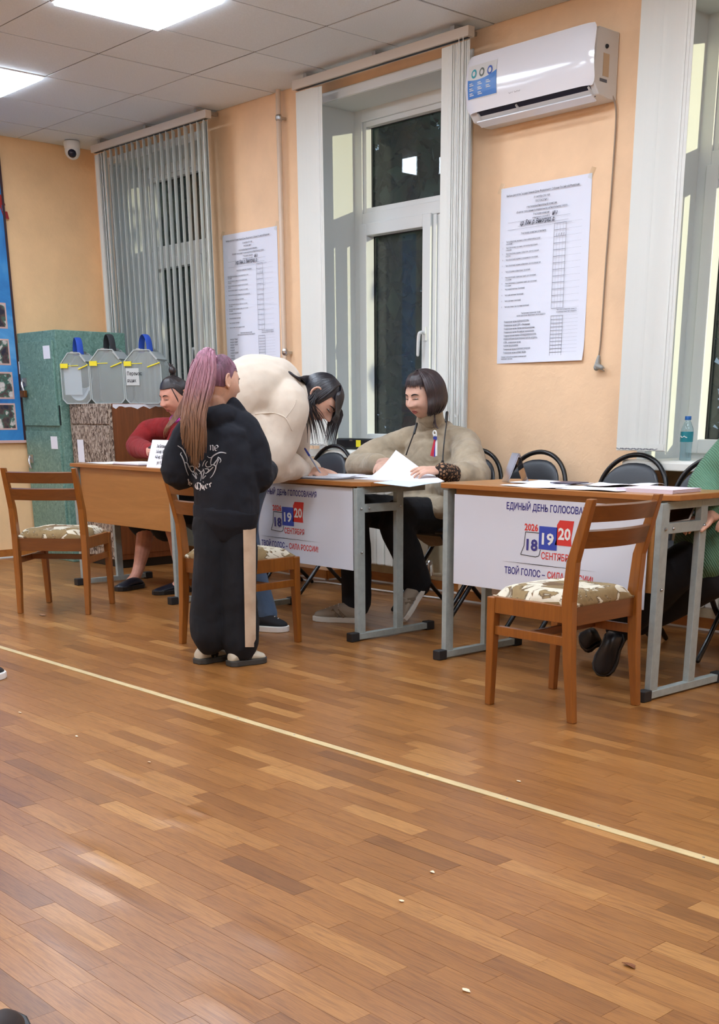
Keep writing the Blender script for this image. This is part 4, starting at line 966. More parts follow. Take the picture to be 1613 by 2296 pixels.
# water bottle on the right sill
bo = thing('water_bottle', 'small plastic water bottle with a blue cap on the right window sill', 'bottle', (-3.41, 5.12, .8605))
BOTG = glass('bottle_plastic', (232, 244, 248), 2.0, .05, 1.4)
obj('bottle_body', MB().lathe([(.026, 0), (.030, .004), (.0285, .02), (.030, .035), (.0285, .05), (.030, .065), (.0305, .135), (.029, .150), (.018, .178), (.013, .186), (.013, .192)], 24), BOTG, bo, smooth=50)
obj('cap', MB().lathe([(.0150, .190), (.0155, .192), (.0155, .206), (.0145, .208)], 20), mat('blue_cap', (24, 96, 170), .4), bo, smooth=40)
obj('wrapper', MB().lathe([(.0309, .088), (.0311, .09), (.0311, .134), (.0309, .136)], 24), mat('teal_label', (26, 128, 140), .4), bo, smooth=40)
tl_ = MB()
for q in range(5): tl_.tube([(.0313*math.cos(PI*1.5+a_), .0313*math.sin(PI*1.5+a_), .112+.004*math.sin(9*a_)) for a_ in np.linspace(-.9, .6, 8)], .0022, 5) if q == 0 else None
obj('lettering', tl_, WHITE, bo); obj('water', MB().lathe([(.0255, .003), (.0285, .006), (.0290, .134), (.027, .1345)], 20), glass('water', (238, 246, 250), 1.0, 0, 1.33), bo, smooth=50)
# litter on the floor
for q, (u, v, s_) in enumerate(((95, 1380, .035), (1413, 2167, .022), (1045, 2222, .012), (1164, 1753, .01), (970, 1957, .012), (900, 2022, .01), (45, 1599, .012), (335, 1710, .01), (172, 1652, .012))):
    p = Pz(u, v); n_ = 7; rs = random.Random(q)
    poly = [(s_*(.5+.6*rs.random())*math.cos(2*PI*i/n_), .5*s_*(.5+.6*rs.random())*math.sin(2*PI*i/n_), .0012+.006*rs.random()*s_/.03) for i in range(n_)]
    o = obj('litter', MB().add(poly+[(0, 0, .003)], [(i, (i+1) % n_, n_) for i in range(n_)]), mat('litter_%d' % q, ((150, 110, 80), (120, 72, 40), (228, 210, 180))[min(q, 2)], .8), None, solid=.001)
    o.location = (p[0], p[1], .0006); tag(o, ('curled brown scrap on the floor below the leftmost wooden chair', 'brown scrap on the floor near the bottom right', 'pale crumb at the bottom of the floor', 'pale crumb near the chair at the right of the cream strip', 'small pale fleck near the middle of the lower floor', 'small pale fleck left of the middle of the lower floor', 'pale fleck at the left edge below the cream strip', 'pale fleck below the cream strip at the left', 'white fleck on the left of the floor below the strip')[q], 'litter')
# two shoe tips that reach into the picture from the left and from below
# ================================================================== PEOPLE
def evaluated(mb, voxel, smooth_n, name, mats, disp=None, subs=0):
    me = bpy.data.meshes.new(name); me.from_pydata(mb.v, [], mb.f); bm = bmesh.new(); bm.from_mesh(me); bmesh.ops.recalc_face_normals(bm, faces=bm.faces); bm.to_mesh(me); bm.free()
    o = bpy.data.objects.new('tmp', me); COL.objects.link(o)
    r = o.modifiers.new('r', 'REMESH'); r.mode = 'VOXEL'; r.voxel_size = voxel; r.use_smooth_shade = True
    if smooth_n:
        s = o.modifiers.new('s', 'SMOOTH'); s.factor = .5; s.iterations = smooth_n
    if disp:
        for (scale, strength, ttype) in disp:
            tx = bpy.data.textures.new('folds', 'CLOUDS'); tx.noise_scale = scale; tx.noise_depth = 2
            d = o.modifiers.new('d', 'DISPLACE'); d.texture = tx; d.strength = strength; d.mid_level = .5; d.texture_coords = 'LOCAL'
    dg = bpy.context.evaluated_depsgraph_get(); out = bpy.data.meshes.new_from_object(o.evaluated_get(dg))
    bpy.data.objects.remove(o); bpy.data.meshes.remove(me)
    out.name = name; out.materials.clear()
    for m_ in (mats if isinstance(mats, list) else [mats]): out.materials.append(m_)
    out.shade_smooth(); return out
def blob(name, mb, mat_, parent, voxel=.008, smooth_n=4, disp=None, label=None):
    """union of the swept shapes as ONE continuous surface (voxel remesh), world coordinates -> parent space"""
    me = evaluated(mb, voxel, smooth_n, name, mat_, disp)
    me.transform(Matrix.LocRotScale(parent.location, parent.rotation_euler, None).inverted())
    o = bpy.data.objects.new(name, me); COL.objects.link(o); o.parent = parent
    if label: o['label'] = label
    return o
def bvh_of(mb): return BVHTree.FromPolygons([Vector(p) for p in mb.v], mb.f)
def frame(fwd, up):
    f = nrm(fwd); r = nrm(np.cross(f, nrm(up))); u = np.cross(r, f); return np.stack([r, f, u], 1)   # columns right, forward, up
def sstep(x, a, b):
    t = min(1, max(0, (x-a)/(b-a))); return t*t*(3-2*t)
def G(x, s): return math.exp(-(x/s)**2)
class Head:
    """head in its own frame: x right, y forward, z up; s = scale (1 = 0.225 m chin to crown)"""
    def __init__(h, c, fwd, up, s=1.0, wid=1.0, jowl=0.0, nose=1.0):
        h.c = np.array(c, float); h.R = frame(fwd, up); h.s = s; h.wid = wid; h.jowl = jowl; h.nose = nose
    def w(h, p): return h.c+h.R@(np.array(p, float)*h.s)
    def surf(h, d):
        a, b, c = .076*h.wid, .098, .114
        x, y, z = d[0]*a, d[1]*b, d[2]*c; t = max(0, -z/c)
        x *= 1-(.32-.22*h.jowl)*t**1.5; z2 = z
        if y > 0: y *= 1-.10*t**2+.0; 
        else: y *= 1-.50*t**1.1; x *= 1-.10*t
        if z > 0 and y > 0: y *= 1-.10*(z/c)**2
        f = sstep(d[1], .15, .6)
        if f > 0:
            ax = abs(x); dy = 0
            if y > .05: y = .05+(y-.05)*.93
            nz = sstep(z, .026, -.020)*(1-sstep(z, -.026, -.036)); dy += h.nose*.030*nz*G(x, .0105+.007*sstep(z, 0, -.03))
            dy += .006*h.nose*G(ax-.014, .008)*G(z+.029, .009)
            dy -= .012*G(ax-.031, .017)*G(z-.010, .013); dy += .006*G(z-.030, .012)*G(ax-.026, .026)
            dy += .007*G(ax-.030, .007+.008)*G(z-.009, .0075)
            dy += .006*G(ax-.042, .020)*G(z+.022, .020)*(1+h.jowl)
            dy += .009*G(x, .022)*G(z+.052, .0065)+.010*G(x, .019)*G(z+.064, .007)-.006*G(x, .026)*G(z+.0578, .0035)
            dy += .011*G(x, .022)*G(z+.092, .017)-.004*G(x, .020)*G(z+.076, .006)
            y += f*dy
        if h.jowl:
            x *= 1+.16*h.jowl*G(z+.065, .035)*(1 if y > -.02 else .5)
        return np.array([x, y, z2])
    def mb(h, nu=96, nv=72, ears=True):
        m_ = MB()
        vs = []; fs = []
        for j in range(1, nv):
            th = PI*j/nv
            for i in range(nu):
                ph = 2*PI*i/nu; vs.append(h.w(h.surf((math.sin(th)*math.cos(ph), math.sin(th)*math.sin(ph), math.cos(th)))))
        for j in range(nv-2):
            for i in range(nu): fs.append((j*nu+i, (j+1)*nu+i, (j+1)*nu+(i+1) % nu, j*nu+(i+1) % nu))
        k = len(vs); vs += [h.w((0, 0, .114)), h.w((0, .0, -.114))]
        for i in range(nu): fs.append((k, i, (i+1) % nu)); fs.append((k+1, (nv-2)*nu+(i+1) % nu, (nv-2)*nu+i))
        m_.add(vs, fs); h.bvh = bvh_of(m_)
        if ears:
            for sg in (-1, 1):
                x = sg*.073*h.wid
                pts = []
                for k_ in range(13):
                    a = -2.3+4.2*k_/12; pts.append(h.w((x+sg*(.012+.006*math.cos(a)), -.014-.018*math.cos(a)*1.0, .006+.029*math.sin(a))))
                m_.tube(pts, .0052*h.s, 7)
                m_.ell(h.w((x+sg*.006, -.010, .004)), (.007*h.s, .017*h.s, .026*h.s), h.R, 14, 10)
                m_.ell(h.w((x+sg*.008, -.006, -.026)), (.005*h.s, .008*h.s, .009*h.s), h.R, 10, 8)
        return m_
    def face_pt(h, x, z, off=0):
        o = h.w((x, .3, z)); hit = h.bvh.ray_cast(Vector(o), Vector(-h.R[:, 1]))
        p = np.array(hit[0]) if hit[0] is not None else h.w((x, .09, z)); return p+h.R[:, 1]*off
    def hp(h, az, el, k=1.06, dz=0):
        az, el = math.radians(az), math.radians(el)
        d = (math.sin(az)*math.cos(el), math.cos(az)*math.cos(el), math.sin(el)); q = h.surf(d) if d[1] < .3 else np.array([.076*h.wid*d[0], .094*d[1], .114*d[2]])
        return h.w(q*k+np.array([0, 0, dz]))
SKIN = {}
def skin(name, col):
    mt, nt, b = newmat(name); f = noise(nt, coords(nt), 30, 3, .6)
    nt.links.new(ramp(nt, f, [(.3, [c*.95 for c in col]), (.7, [min(255, c*1.04) for c in col])]), b.inputs['Base Color'])
    b.inputs['Roughness'].default_value = .5; b.inputs['Subsurface Weight'].default_value = .08; b.inputs['Subsurface Scale'].default_value = .01; return mt
SK1 = skin('skin_tone', (208, 164, 142)); SK2 = skin('ruddy_skin_tone', (204, 146, 124)); SK3 = skin('child_skin_tone', (212, 168, 144))
LIPS = mat('lips', (168, 92, 84), .5); BROW = mat('brow_hair', (48, 34, 30), .8); LASH = mat('lash_line', (34, 24, 24), .6)
EYEW = mat('eye_white', (222, 216, 210), .25); IRIS = mat('iris', (52, 36, 28), .2)
def face_parts(h, person, lid=.6, mouth=1.0, brows=True, lipm=None, browm=None):
    def put(nm, mb, m_):
        return obj(nm, mb, m_, person, smooth=180, world=True)
    zl = .0185-.0165*lid
    for sg in (-1, 1):
        e = MB(); c = h.face_pt(sg*.031, .009, -.0090*h.s)
        e.ell(c, (.0125*h.s, .0115*h.s, .0080*h.s*(1-lid*.5)), h.R, 16, 10); eo = put('eye', e, EYEW)
        ir = MB(); ir.ell(h.face_pt(sg*.031, .0055, -.0068*h.s), (.0062*h.s, .0100*h.s, .0062*h.s*(1-lid*.5)), h.R, 12, 8); ir.xf(Matrix.Translation(-person.location)); obj('iris', ir, IRIS, eo, smooth=180)
        ls = MB().tube([h.face_pt(sg*(.031+x_), zl+z_, .0022) for x_, z_ in ((-.015, .001), (-.006, -.0006), (.004, -.0008), (.016, -.0014))], [.0008*h.s, .0014*h.s, .0015*h.s, .0010*h.s], 6, sm=4); put('eyelash', ls, LASH)
        ld = MB().sheet(lambda a, c_: h.face_pt(sg*(.031+(-.0165+.033*a)), zl+(.0205-zl)*c_, (.0008+.0036*math.sin(PI*a)*math.sin(PI*min(1, .25+.75*(1-c_))))*h.s), 10, 5); put('eyelid', ld, h.skinm)
        if brows:
            bw = MB().tube([h.face_pt(sg*x_, z_, .0008) for x_, z_ in ((.014, .026), (.026, .0305), (.038, .030), (.049, .024))], [(.0030*h.s, .0014*h.s), (.0034*h.s, .0016*h.s), (.0028*h.s, .0014*h.s), (.0012*h.s, .0008*h.s)], 6, side=h.R[:, 2], sm=4); put('eyebrow', bw, browm or BROW)
    m1 = MB().tube([h.face_pt(x_*mouth, -.0545+z_, -.0018) for x_, z_ in ((-.023, -.003), (-.012, .0), (-.004, .0022), (0, .001), (.004, .0022), (.012, .0), (.023, -.003))], [.0018*h.s, .0036*h.s, .0042*h.s, .004*h.s, .0042*h.s, .0036*h.s, .0018*h.s], 8, sm=3)
    m1.tube([h.face_pt(x_*mouth, -.0625+z_, -.0024) for x_, z_ in ((-.020, .003), (-.010, -.0008), (0, -.002), (.010, -.0008), (.020, .003))], [.0018*h.s, .0045*h.s, .0052*h.s, .0045*h.s, .0018*h.s], 8, sm=3)
    lo_ = put('mouth', m1, lipm or LIPS)
    ml_ = MB().tube([h.face_pt(x_*mouth, -.0582+z_, .0018) for x_, z_ in ((-.024, -.0032), (-.010, .0), (0, -.0008), (.010, .0), (.024, -.0032))], .0011*h.s, 6, sm=3); ml_.xf(Matrix.Translation(-person.location)); obj('lip_line', ml_, mat('lip_line_%s' % person.name, (96, 50, 46), .7), lo_, smooth=180)
def hand(mb, wrist, to, back, thumb, s=1.0, curl=(20, 25, 30, 34), spread=4, thumb_in=20):
    """wrist point, direction to the knuckles, direction of the back of the hand, side of the thumb (+1 = to x back)"""
    t = nrm(to); b = np.array(back, float); b = nrm(b-t*(b@t)); sd = np.cross(t, b)*thumb; w = np.array(wrist, float)
    mb.tube([w-t*.02*s, w+t*.02*s, w+t*.055*s, w+t*.088*s], [(.027*s, .019*s), (.032*s, .016*s), (.040*s, .015*s), (.039*s, .012*s)], 14, side=sd, sm=4)
    for i, (off, ln) in enumerate(((.029, .072), (.010, .080), (-.010, .075), (-.028, .060))):
        base = w+t*.080*s+sd*off*s; d = nrm(t+sd*math.tan(math.radians(spread))*(1.2-i)*.9); c = math.radians(curl[i]); pts = [base, base+d*.01*s]; q = base
        for k in range(3):
            ang = c*(k+.6); dd = d*math.cos(ang)-b*math.sin(ang); q = q+dd*ln*s*(.44, .31, .25)[k]; pts.append(q)
        mb.tube(pts, [.0095*s, .0095*s, .0085*s, .0078*s, .0066*s], 9, sm=3)
    tb = w+t*.022*s+sd*.024*s; a = math.radians(thumb_in)
    d1 = nrm(sd*math.cos(a+.35)+t*math.sin(a+.6)-b*.25); d2 = nrm(t*.9+sd*.35*math.cos(a)-b*.35)
    mb.tube([tb, tb+d1*.036*s, tb+d1*.036*s+d2*.032*s, tb+d1*.036*s+d2*.058*s], [.015*s, .0125*s, .0105*s, .0085*s], 10, sm=3)
def lock(mb, pts, r0, r1, flat=.45, side=None, sm=4, n=6):
    m_ = len(pts); rr = [(r0+(r1-r0)*(i/(m_-1))**1.5)*(1 if i else .7) for i in range(m_)]
    mb.tube(pts, [(r, r*flat) for r in rr], n, side=side, sm=sm)
def hairmat(name, c0, c1, rough=.38, ax=(90, 90, 6)):
    mt, nt, b = newmat(name); f = noise(nt, coords(nt, ax), 1.0, 4, .6, .3)
    nt.links.new(ramp(nt, f, [(.3, c0), (.7, c1)]), b.inputs['Base Color']); b.inputs['Roughness'].default_value = rough; b.inputs['Specular IOR Level'].default_value = .6
    bump(nt, b, f, .35, .003); return mt
def cloth(name, col, rough=.9, var=.05, bs=.25, bsc=18, fine=None, sheen=.15):
    mt, nt, b = newmat(name); v = coords(nt); f = noise(nt, v, 10, 4, .6)
    nt.links.new(ramp(nt, f, [(.3, [c*(1-var) for c in col]), (.7, [min(255, c*(1+var)) for c in col])]), b.inputs['Base Color'])
    b.inputs['Roughness'].default_value = rough; b.inputs['Sheen Weight'].default_value = sheen
    g = noise(nt, v, bsc*.7, 2, .5, .7); b1 = N(nt, 'ShaderNodeBump'); b1.inputs['Strength'].default_value = min(1, bs*1.3); b1.inputs['Distance'].default_value = .02; nt.links.new(g, b1.inputs['Height'])
    b2 = N(nt, 'ShaderNodeBump'); b2.inputs['Strength'].default_value = .25; b2.inputs['Distance'].default_value = .0015; nt.links.new(noise(nt, v, 420, 2), b2.inputs['Height']); nt.links.new(b1.outputs[0], b2.inputs['Normal']); nt.links.new(b2.outputs[0], b.inputs['Normal'])
    return mt
SHOELACE = mat('white_laces', (226, 224, 218), .7)
def shoe(parent, heel, toe, up=(0, 0, 1), s=1.0, upper=None, sole=None, accent=None, laces=True, h=.075, low=False, label=None):
    """sole from heel to toe (world points on the ground line), upper grown from rings; parts sole / stripe / laces"""
    heel, toe = np.array(heel, float), np.array(toe, float); t = nrm(toe-heel); L = np.linalg.norm(toe-heel); u = np.array(up, float); u = nrm(u-t*(u@t)); sd = np.cross(t, u)
    prof = [(0, .030, .55), (.12, .036, .85), (.35, .034, 1), (.62, .042, .72), (.82, .040, .50), (.94, .030, .40), (1.0, .012, .30)]
    m_ = MB(); rings = []
    for f, wd, ht in prof:
        hh = h*ht*(.75 if low else 1); c = heel+t*L*f; ring = []
        for k in range(14):
            a = 2*PI*k/14; x = math.cos(a)*wd*s; z = math.sin(a); zz = hh*s*(.5+.5*z) if z > 0 else hh*s*(.5+.5*z)
            ring.append(c+sd*x*(1-.25*max(0, z))+u*(.012*s+zz))
        rings.append(ring)
    vs = [p for r in rings for p in r]; n = 14
    fs = [(i*n+k, i*n+(k+1) % n, (i+1)*n+(k+1) % n, (i+1)*n+k) for i in range(len(rings)-1) for k in range(n)]+[tuple(range(n))[::-1], tuple((len(rings)-1)*n+k for k in range(n))]
    m_.add(vs, fs); o = obj('shoe', m_, upper, parent, smooth=60, world=True, label=label); sub = o.modifiers.new('sub', 'SUBSURF'); sub.levels = 1; sub.render_levels = 2
    inv = Matrix.LocRotScale(parent.location, parent.rotation_euler, None).inverted()
    out = [(f, wd*1.12+.002) for f, wd, _ in prof]; out[0] = (-.02, .026); out[-1] = (1.03, .012)
    poly = [(f*L, w_*s) for f, w_ in out]+[(f*L, -w_*s) for f, w_ in out[::-1]]
    so = MB().prism(poly, heel+u*.0, t, sd, u*.026*s).xf(inv); obj('sole', so, sole, o, bevel=.004)
    if accent:
        for sg in (-1, 1):
            for f0 in (.34, .46):
                ac = MB()
                a = heel+t*L*f0+sd*sg*.0385*s+u*.030*s; b_ = heel+t*L*(f0+.14)+sd*sg*.030*s+u*.062*s
                ac.bar(a, b_, .014*s, .006*s, sd); ac.xf(inv); obj('side_stripe', ac, accent, o)
    if laces:
        lc = MB()
        for q in range(4):
            f = .48+.09*q; hh = h*(.80-.085*q*1.1)*s*(.8 if low else 1)
            lc.tube([heel+t*L*f-sd*.020*s+u*(hh+.004), heel+t*L*(f+.02)+u*(hh+.014*s), heel+t*L*f+sd*.020*s+u*(hh+.004)], .0028*s, 6, sm=3)
        lc.xf(inv); obj('laces', lc, SHOELACE, o)
    return o
def person(label, loc, group=None):
    return thing('person', label, 'person', (loc[0], loc[1], 0))
Z3 = np.array([0, 0, 1.])
NEG_Y = np.array([0, -1., 0])

# ---------------------------------------------------------------- 1. seated woman in the beige poncho
P = person('seated dark-haired woman in a beige poncho with a tricolour ribbon, leafing through papers', (-4.75, 4.72))
hc = Py(950, 887, 4.64); H = Head(hc, (-.02, -1, -.30), (0, -.28, 1), 1.04, 1.14, 1.0, 1.0); H.skinm = SK1
body = H.mb(); neck = np.array([-4.80, 4.73, 1.02])
body.tube([H.w((0, -.02, -.06)), neck, np.array([-4.79, 4.77, .90])], [.056, .060, .09], 16, sm=4)
sL = Py(1036, 992, 4.76); sR = Py(896, 994, 4.70)          # her left = picture right
eL = Py(1050, 1080, 4.50); wL = Py(992, 1056, 4.20); eR = np.array([-5.10, 4.46, .80]); wR = Py(868, 1037, 4.30)
hipc = np.array([-4.76, 4.82, .54])
body.tube([hipc, (-4.77, 4.83, .72), (-4.79, 4.78, .90)], [(.15, .11), (.14, .10), (.15, .08)], 18, side=(1,0,0), sm=4)
for a, b, c in ((sL, eL, wL), (sR, eR, wR)): body.tube([a, b, c], [.05, .042, .026], 12, sm=5)
hand(body, wL, Py(940, 1053, 4.09)-wL, (.15, -.45, 1), 1, 1.0, (14, 17, 20, 24), 5)
hand(body, wR, np.array([.05, -.10, -.02]), (0, .2, 1), -1, .92, (20, 24, 28, 30))
kR = np.array([-4.93, 4.30, .555]); kL = np.array([-4.62, 4.30, .555]); aR = Pz(800, 1392)+[0, .0, .10]; aL = np.array([-4.66, 4.50, .17])
for hp_, kn, an_ in (((-4.86, 4.80, .53), kR, aR), ((-4.66, 4.80, .53), kL, aL)): body.tube([hp_, kn, an_], [.075, .055, .035], 12, sm=6)
body.tube([aR, Pz(760, 1392)+[0, 0, .035]], [.035, .03], 10); body.tube([aL, aL+[-.03, -.09, -.08]], [.035, .028], 10)
blob('body', body, SK1, P, .0042, 2)
face_parts(H, P, .72, .95)
PON = cloth('beige_boucle_wool', (160, 145, 122), .95, .10, .5, 16)
pm = MB()
pm.tube([(-4.76, 4.80, .545), (-4.77, 4.79, .68), (-4.785, 4.775, .82), (-4.80, 4.765, .93), (-4.80, 4.75, .99), (-4.80, 4.735, 1.025), H.w((0, -.024, -.100))], [(.245, .20), (.245, .19), (.240, .17), (.215, .135), (.14, .10), (.080, .078), (.066, .066)], 24, side=(1,0,0), sm=6)
pm.tube([(-4.74, 4.76, .965), sL+[.01, 0, -.01], (sL+eL)/2+[.025, 0, 0], eL+[.01, .01, .01], (eL+wL)/2+[.01, .02, .0]], [.07, .085, .092, .098, .075], 16, sm=5)
pm.tube([(-4.88, 4.75, .965), sR+[-.01, 0, -.01], (sR+eR)/2+[-.02, 0, 0], eR, wR*.75+eR*.25], [.07, .085, .085, .075, .055], 16, sm=5)
pm.tube([eL+[.0, .05, .03], (-4.66, 4.72, .72)], [.09, .12], 14); pm.tube([eR+[.02, .06, .03], (-4.90, 4.74, .72)], [.08, .11], 14)
pm.tube([(-4.98, 4.60, .60), (-4.76, 4.56, .575), (-4.55, 4.60, .60)], [(.10, .06), (.12, .075), (.10, .06)], 14, side=(0,1,.3), sm=5)
blob('poncho', pm, PON, P, .008, 4, [(.16, .024, 0), (.05, .006, 0)])
cl_r = MB().tube([H.w((0, -.020, -.118)), H.w((0, -.018, -.078))], [(.073, .070), (.071, .068)], 24, side=(1,0,0)); blob('turtleneck', cl_r, PON, P, .006, 3)
mt, nt, b = newmat('leopard_knit'); v = coords(nt); vo = N(nt, 'ShaderNodeTexVoronoi'); vo.feature = 'DISTANCE_TO_EDGE'; vo.inputs['Scale'].default_value = 58; nt.links.new(v, vo.inputs['Vector'])
nt.links.new(ramp(nt, vo.outputs['Distance'], [(.04, (34, 24, 20)), (.14, (40, 28, 22)), (.2, (150, 112, 84)), (.5, (176, 140, 106))]), b.inputs['Base Color']); b.inputs['Roughness'].default_value = .9
obj('sleeve', MB().tube([eL*.65+wL*.35, eL*.3+wL*.7, wL+(wL-eL)*.02], [.056, .049, .040], 18, sm=4), mt, P, smooth=60, world=True, label='leopard print sleeve')
obj('watch', MB().tube([wL+np.array([0, 0, .0])+nrm(np.cross(nrm(wL-eL), Z3))*.031*math.cos(a_)+np.cross(nrm(np.cross(nrm(wL-eL), Z3)), nrm(wL-eL))*.027*math.sin(a_) for a_ in np.linspace(0, 2*PI, 13)], .006, 8, sm=2), CHROME, P, smooth=60, world=True, label='steel wrist watch')
TROU = cloth('black_trousers', (13, 15, 21), .9, .05, .3, 14, sheen=0)
tm = MB()
for hp_, kn, an_, s0 in (((-4.86, 4.80, .53), kR, aR+[0, 0, .0], 1), ((-4.66, 4.80, .53), kL, aL+[0, 0, .03], -1)):
    tm.tube([np.array(hp_), np.array(hp_)*.5+kn*.5+[0, 0, .01], kn, kn*.45+an_*.55, an_+[0, 0, -.01]], [.105, .098, .088, .084, .080], 18, sm=6)
tm.tube([(-4.90, 4.82, .53), (-4.62, 4.82, .53)], [.12, .12], 16)
blob('trousers', tm, TROU, P, .008, 4, [(.09, .010, 0)])
SNK = mat('taupe_mesh', (150, 138, 122), .8, bs=.2, bscale=200); SOLW = mat('pale_sole', (206, 202, 192), .6); GRYB = mat('taupe_suede', (120, 104, 86), .8)
shoe(P, Pz(815, 1396), Pz(706, 1391), s=1.1, upper=SNK, sole=SOLW, accent=GRYB, h=.092)
hx_ = Pd(950, 1325, (-4.66, 4.47, 0)); tx_ = Pz(907, 1393); tx_ = tx_+np.array([0, 0, .0]); shoe(P, hx_, tx_+(tx_-hx_)*.05, up=nrm(np.array([-.35, -.75, .6])), s=1.02, upper=SNK, sole=SOLW, accent=GRYB, h=.085)
HB = hairmat('dark_bob_hair', (26, 18, 20), (58, 40, 42))
hb = MB(); rs = random.Random(3)
hb.sheet(lambda a, c: H.hp(-180+360*a, 88-(48+56*sstep(abs(a-.5), .17, .25))*c, 1.06+.03*c), 48, 16)
for q in range(230):
    az = 102+196*q/229+rs.uniform(-3, 3); back = G(((az-180+540) % 360-180), 70)
    k0 = 1.11+rs.uniform(0, .03); pts = [H.hp(az, e_, k0+(.05+.12*sstep(az, 105, 150))*sstep(-e_, -80, -20)) for e_ in (84, 62, 40, 18, 0)]
    p = pts[-1]; out = p-H.c; out = nrm(out-H.R[:, 2]*(out@H.R[:, 2])); ln = .085+.02*back+rs.uniform(-.01, .012)
    pts += [p+out*.006-Z3*ln*.5, p-out*.010-Z3*ln*.85, p-out*.030-Z3*ln]
    lock(hb, pts, .0075, .0022, .6, np.cross(out, Z3))
for q in range(80):
    az = -80+160*q/79; pts = [H.hp(az*.7, 82, 1.10), H.hp(az*.85, 62, 1.13), H.hp(az, 50, 1.13), H.hp(az, 43+rs.uniform(-2, 2), 1.11), H.hp(az*1.0, 35+rs.uniform(-6, 4)-16*(abs(az)/70)**2, 1.08)]
    lock(hb, pts, .0055, .0010, .6, H.R[:, 0])
for q in range(3): lock(hb, [H.hp(-70-6*q, 0, 1.2), H.w((-.075, .02, -.10)), H.w((-.085-.01*q, .05, -.135)), H.w((-.105-.012*q, .06, -.15))], .007, .002)
obj('hair', hb, HB, P, smooth=180, world=True)
rb = MB(); rw = MB(); 
q0 = Py(981, 985, 4.575)
def rib(mb_, x0, z0, x1, z1, w_): mb_.bar(q0+[x0, -.012, z0], q0+[x1, -.022, z1], w_, .003, (0,1,0))
r1 = MB(); rib(r1, -.004, .0, -.022, -.085, .013); rib(r1, .0, .0, -.006, -.088, .010); obj('ribbon', r1, mat('ribbon_red', (196, 40, 60), .6), P, world=True, label='red ribbon tail')
r1 = MB(); rib(r1, .002, .0, .004, -.088, .010); rib(r1, -.016, .008, .018, .006, .016); obj('ribbon', r1, mat('ribbon_blue', (44, 58, 150), .6), P, world=True, label='blue ribbon tail')
r1 = MB(); rib(r1, .006, .0, .016, -.084, .013); rib(r1, -.018, .020, .018, .022, .012); r1.tube([q0+[.012*math.cos(a_), -.02, .032+.012*math.sin(a_)] for a_ in np.linspace(0, 6, 9)], .004, 6); obj('ribbon', r1, WHITE, P, world=True, label='white ribbon tail and loop')
ld = MB().tube([Py(1002, 930, 4.66), Py(1002, 945, 4.60), Py(997, 985, 4.54), Py(994, 1020, 4.52), Py(993, 1040, 4.50)], .0035, 8, sm=4).tube([Py(1003, 925, 4.66), Py(1001, 945, 4.60)], .008, 8)
ld.tube([Py(935, 950, 4.585), Py(929, 970, 4.55), Py(918, 1000, 4.53), Py(911, 1020, 4.52)], .0035, 8, sm=4).tube([Py(935, 950, 4.582), Py(929, 972, 4.55)], .007, 8).tube([Py(993, 1034, 4.50), Py(992, 1044, 4.50)], .008, 8)
obj('lanyard', ld, BLACK, P, smooth=60, world=True)

# ---------------------------------------------------------------- 2. seated woman in the red cardigan
P = person('seated woman in a red cardigan with hair in a top knot, looking at a phone', (-6.95, 4.48))
hc = Py(394, 889, 4.43); H = Head(hc, (-.03, -1, -.30), (0, -.26, 1), 1.05, 1.20, 1.0, 1.0); H.skinm = SK2
body = H.mb(); cx_ = hc[0]+.06
body.tube([H.w((0, -.02, -.06)), (cx_-.02, 4.50, 1.02), (cx_, 4.54, .95)], [.062, .068, .10], 16, sm=4)
sR = Py(343, 962, 4.52); sL = sR+np.array([.46, .04, 0]); wR = Py(342, 1012, 4.14); eR = Py(307, 1004, 4.38); wL = wR+np.array([.20, .02, .0]); eL = np.array([cx_+.27, 4.36, .80])
body.tube([(cx_, 4.58, .50), (cx_, 4.58, .72), (cx_, 4.54, .90)], [(.17, .14), (.17, .14), (.16, .09)], 18, side=(1,0,0), sm=4)
for a, b, c in ((sR, eR, wR), (sL, eL, wL)): body.tube([a, b, c], [.055, .046, .028], 12, sm=5)
hand(body, wR, np.array([.075, -.05, .02]), (-.4, .2, .8), -1, .95, (30, 34, 38, 42)); hand(body, wL, np.array([-.08, -.05, .02]), (.4, .2, .8), 1, .95, (30, 34, 38, 42))
kR = np.array([cx_-.12, 4.20, .52]); kL = np.array([cx_+.14, 4.20, .52]); aR = Pz(292, 1316)+[0, .06, .09]; aL = aR+np.array([.44, .05, 0])
for hp_, kn, an_ in (((cx_-.1, 4.56, .50), kR, aR), ((cx_+.1, 4.56, .50), kL, aL)): body.tube([hp_, kn, kn*.5+an_*.5+[0, .02, 0], an_, an_+[0, -.06, -.06]], [.085, .062, .055, .036, .03], 12, sm=6)
blob('body', body, SK2, P, .0042, 2)
face_parts(H, P, .85, 1.0)
CRD = cloth('red_cardigan_knit', (136, 26, 28), .95, .07, .5, 18, sheen=.03); TOP = cloth('charcoal_top', (48, 52, 62), .9, sheen=.05)
tm = MB().tube([(cx_, 4.57, .48), (cx_, 4.56, .62), (cx_, 4.55, .80), (cx_, 4.53, .96), (cx_-.01, 4.51, 1.02)], [(.22, .19), (.235, .205), (.215, .175), (.17, .11), (.085, .08)], 24, side=(1,0,0), sm=6); blob('top', tm, TOP, P, .008, 4)
cm = MB()
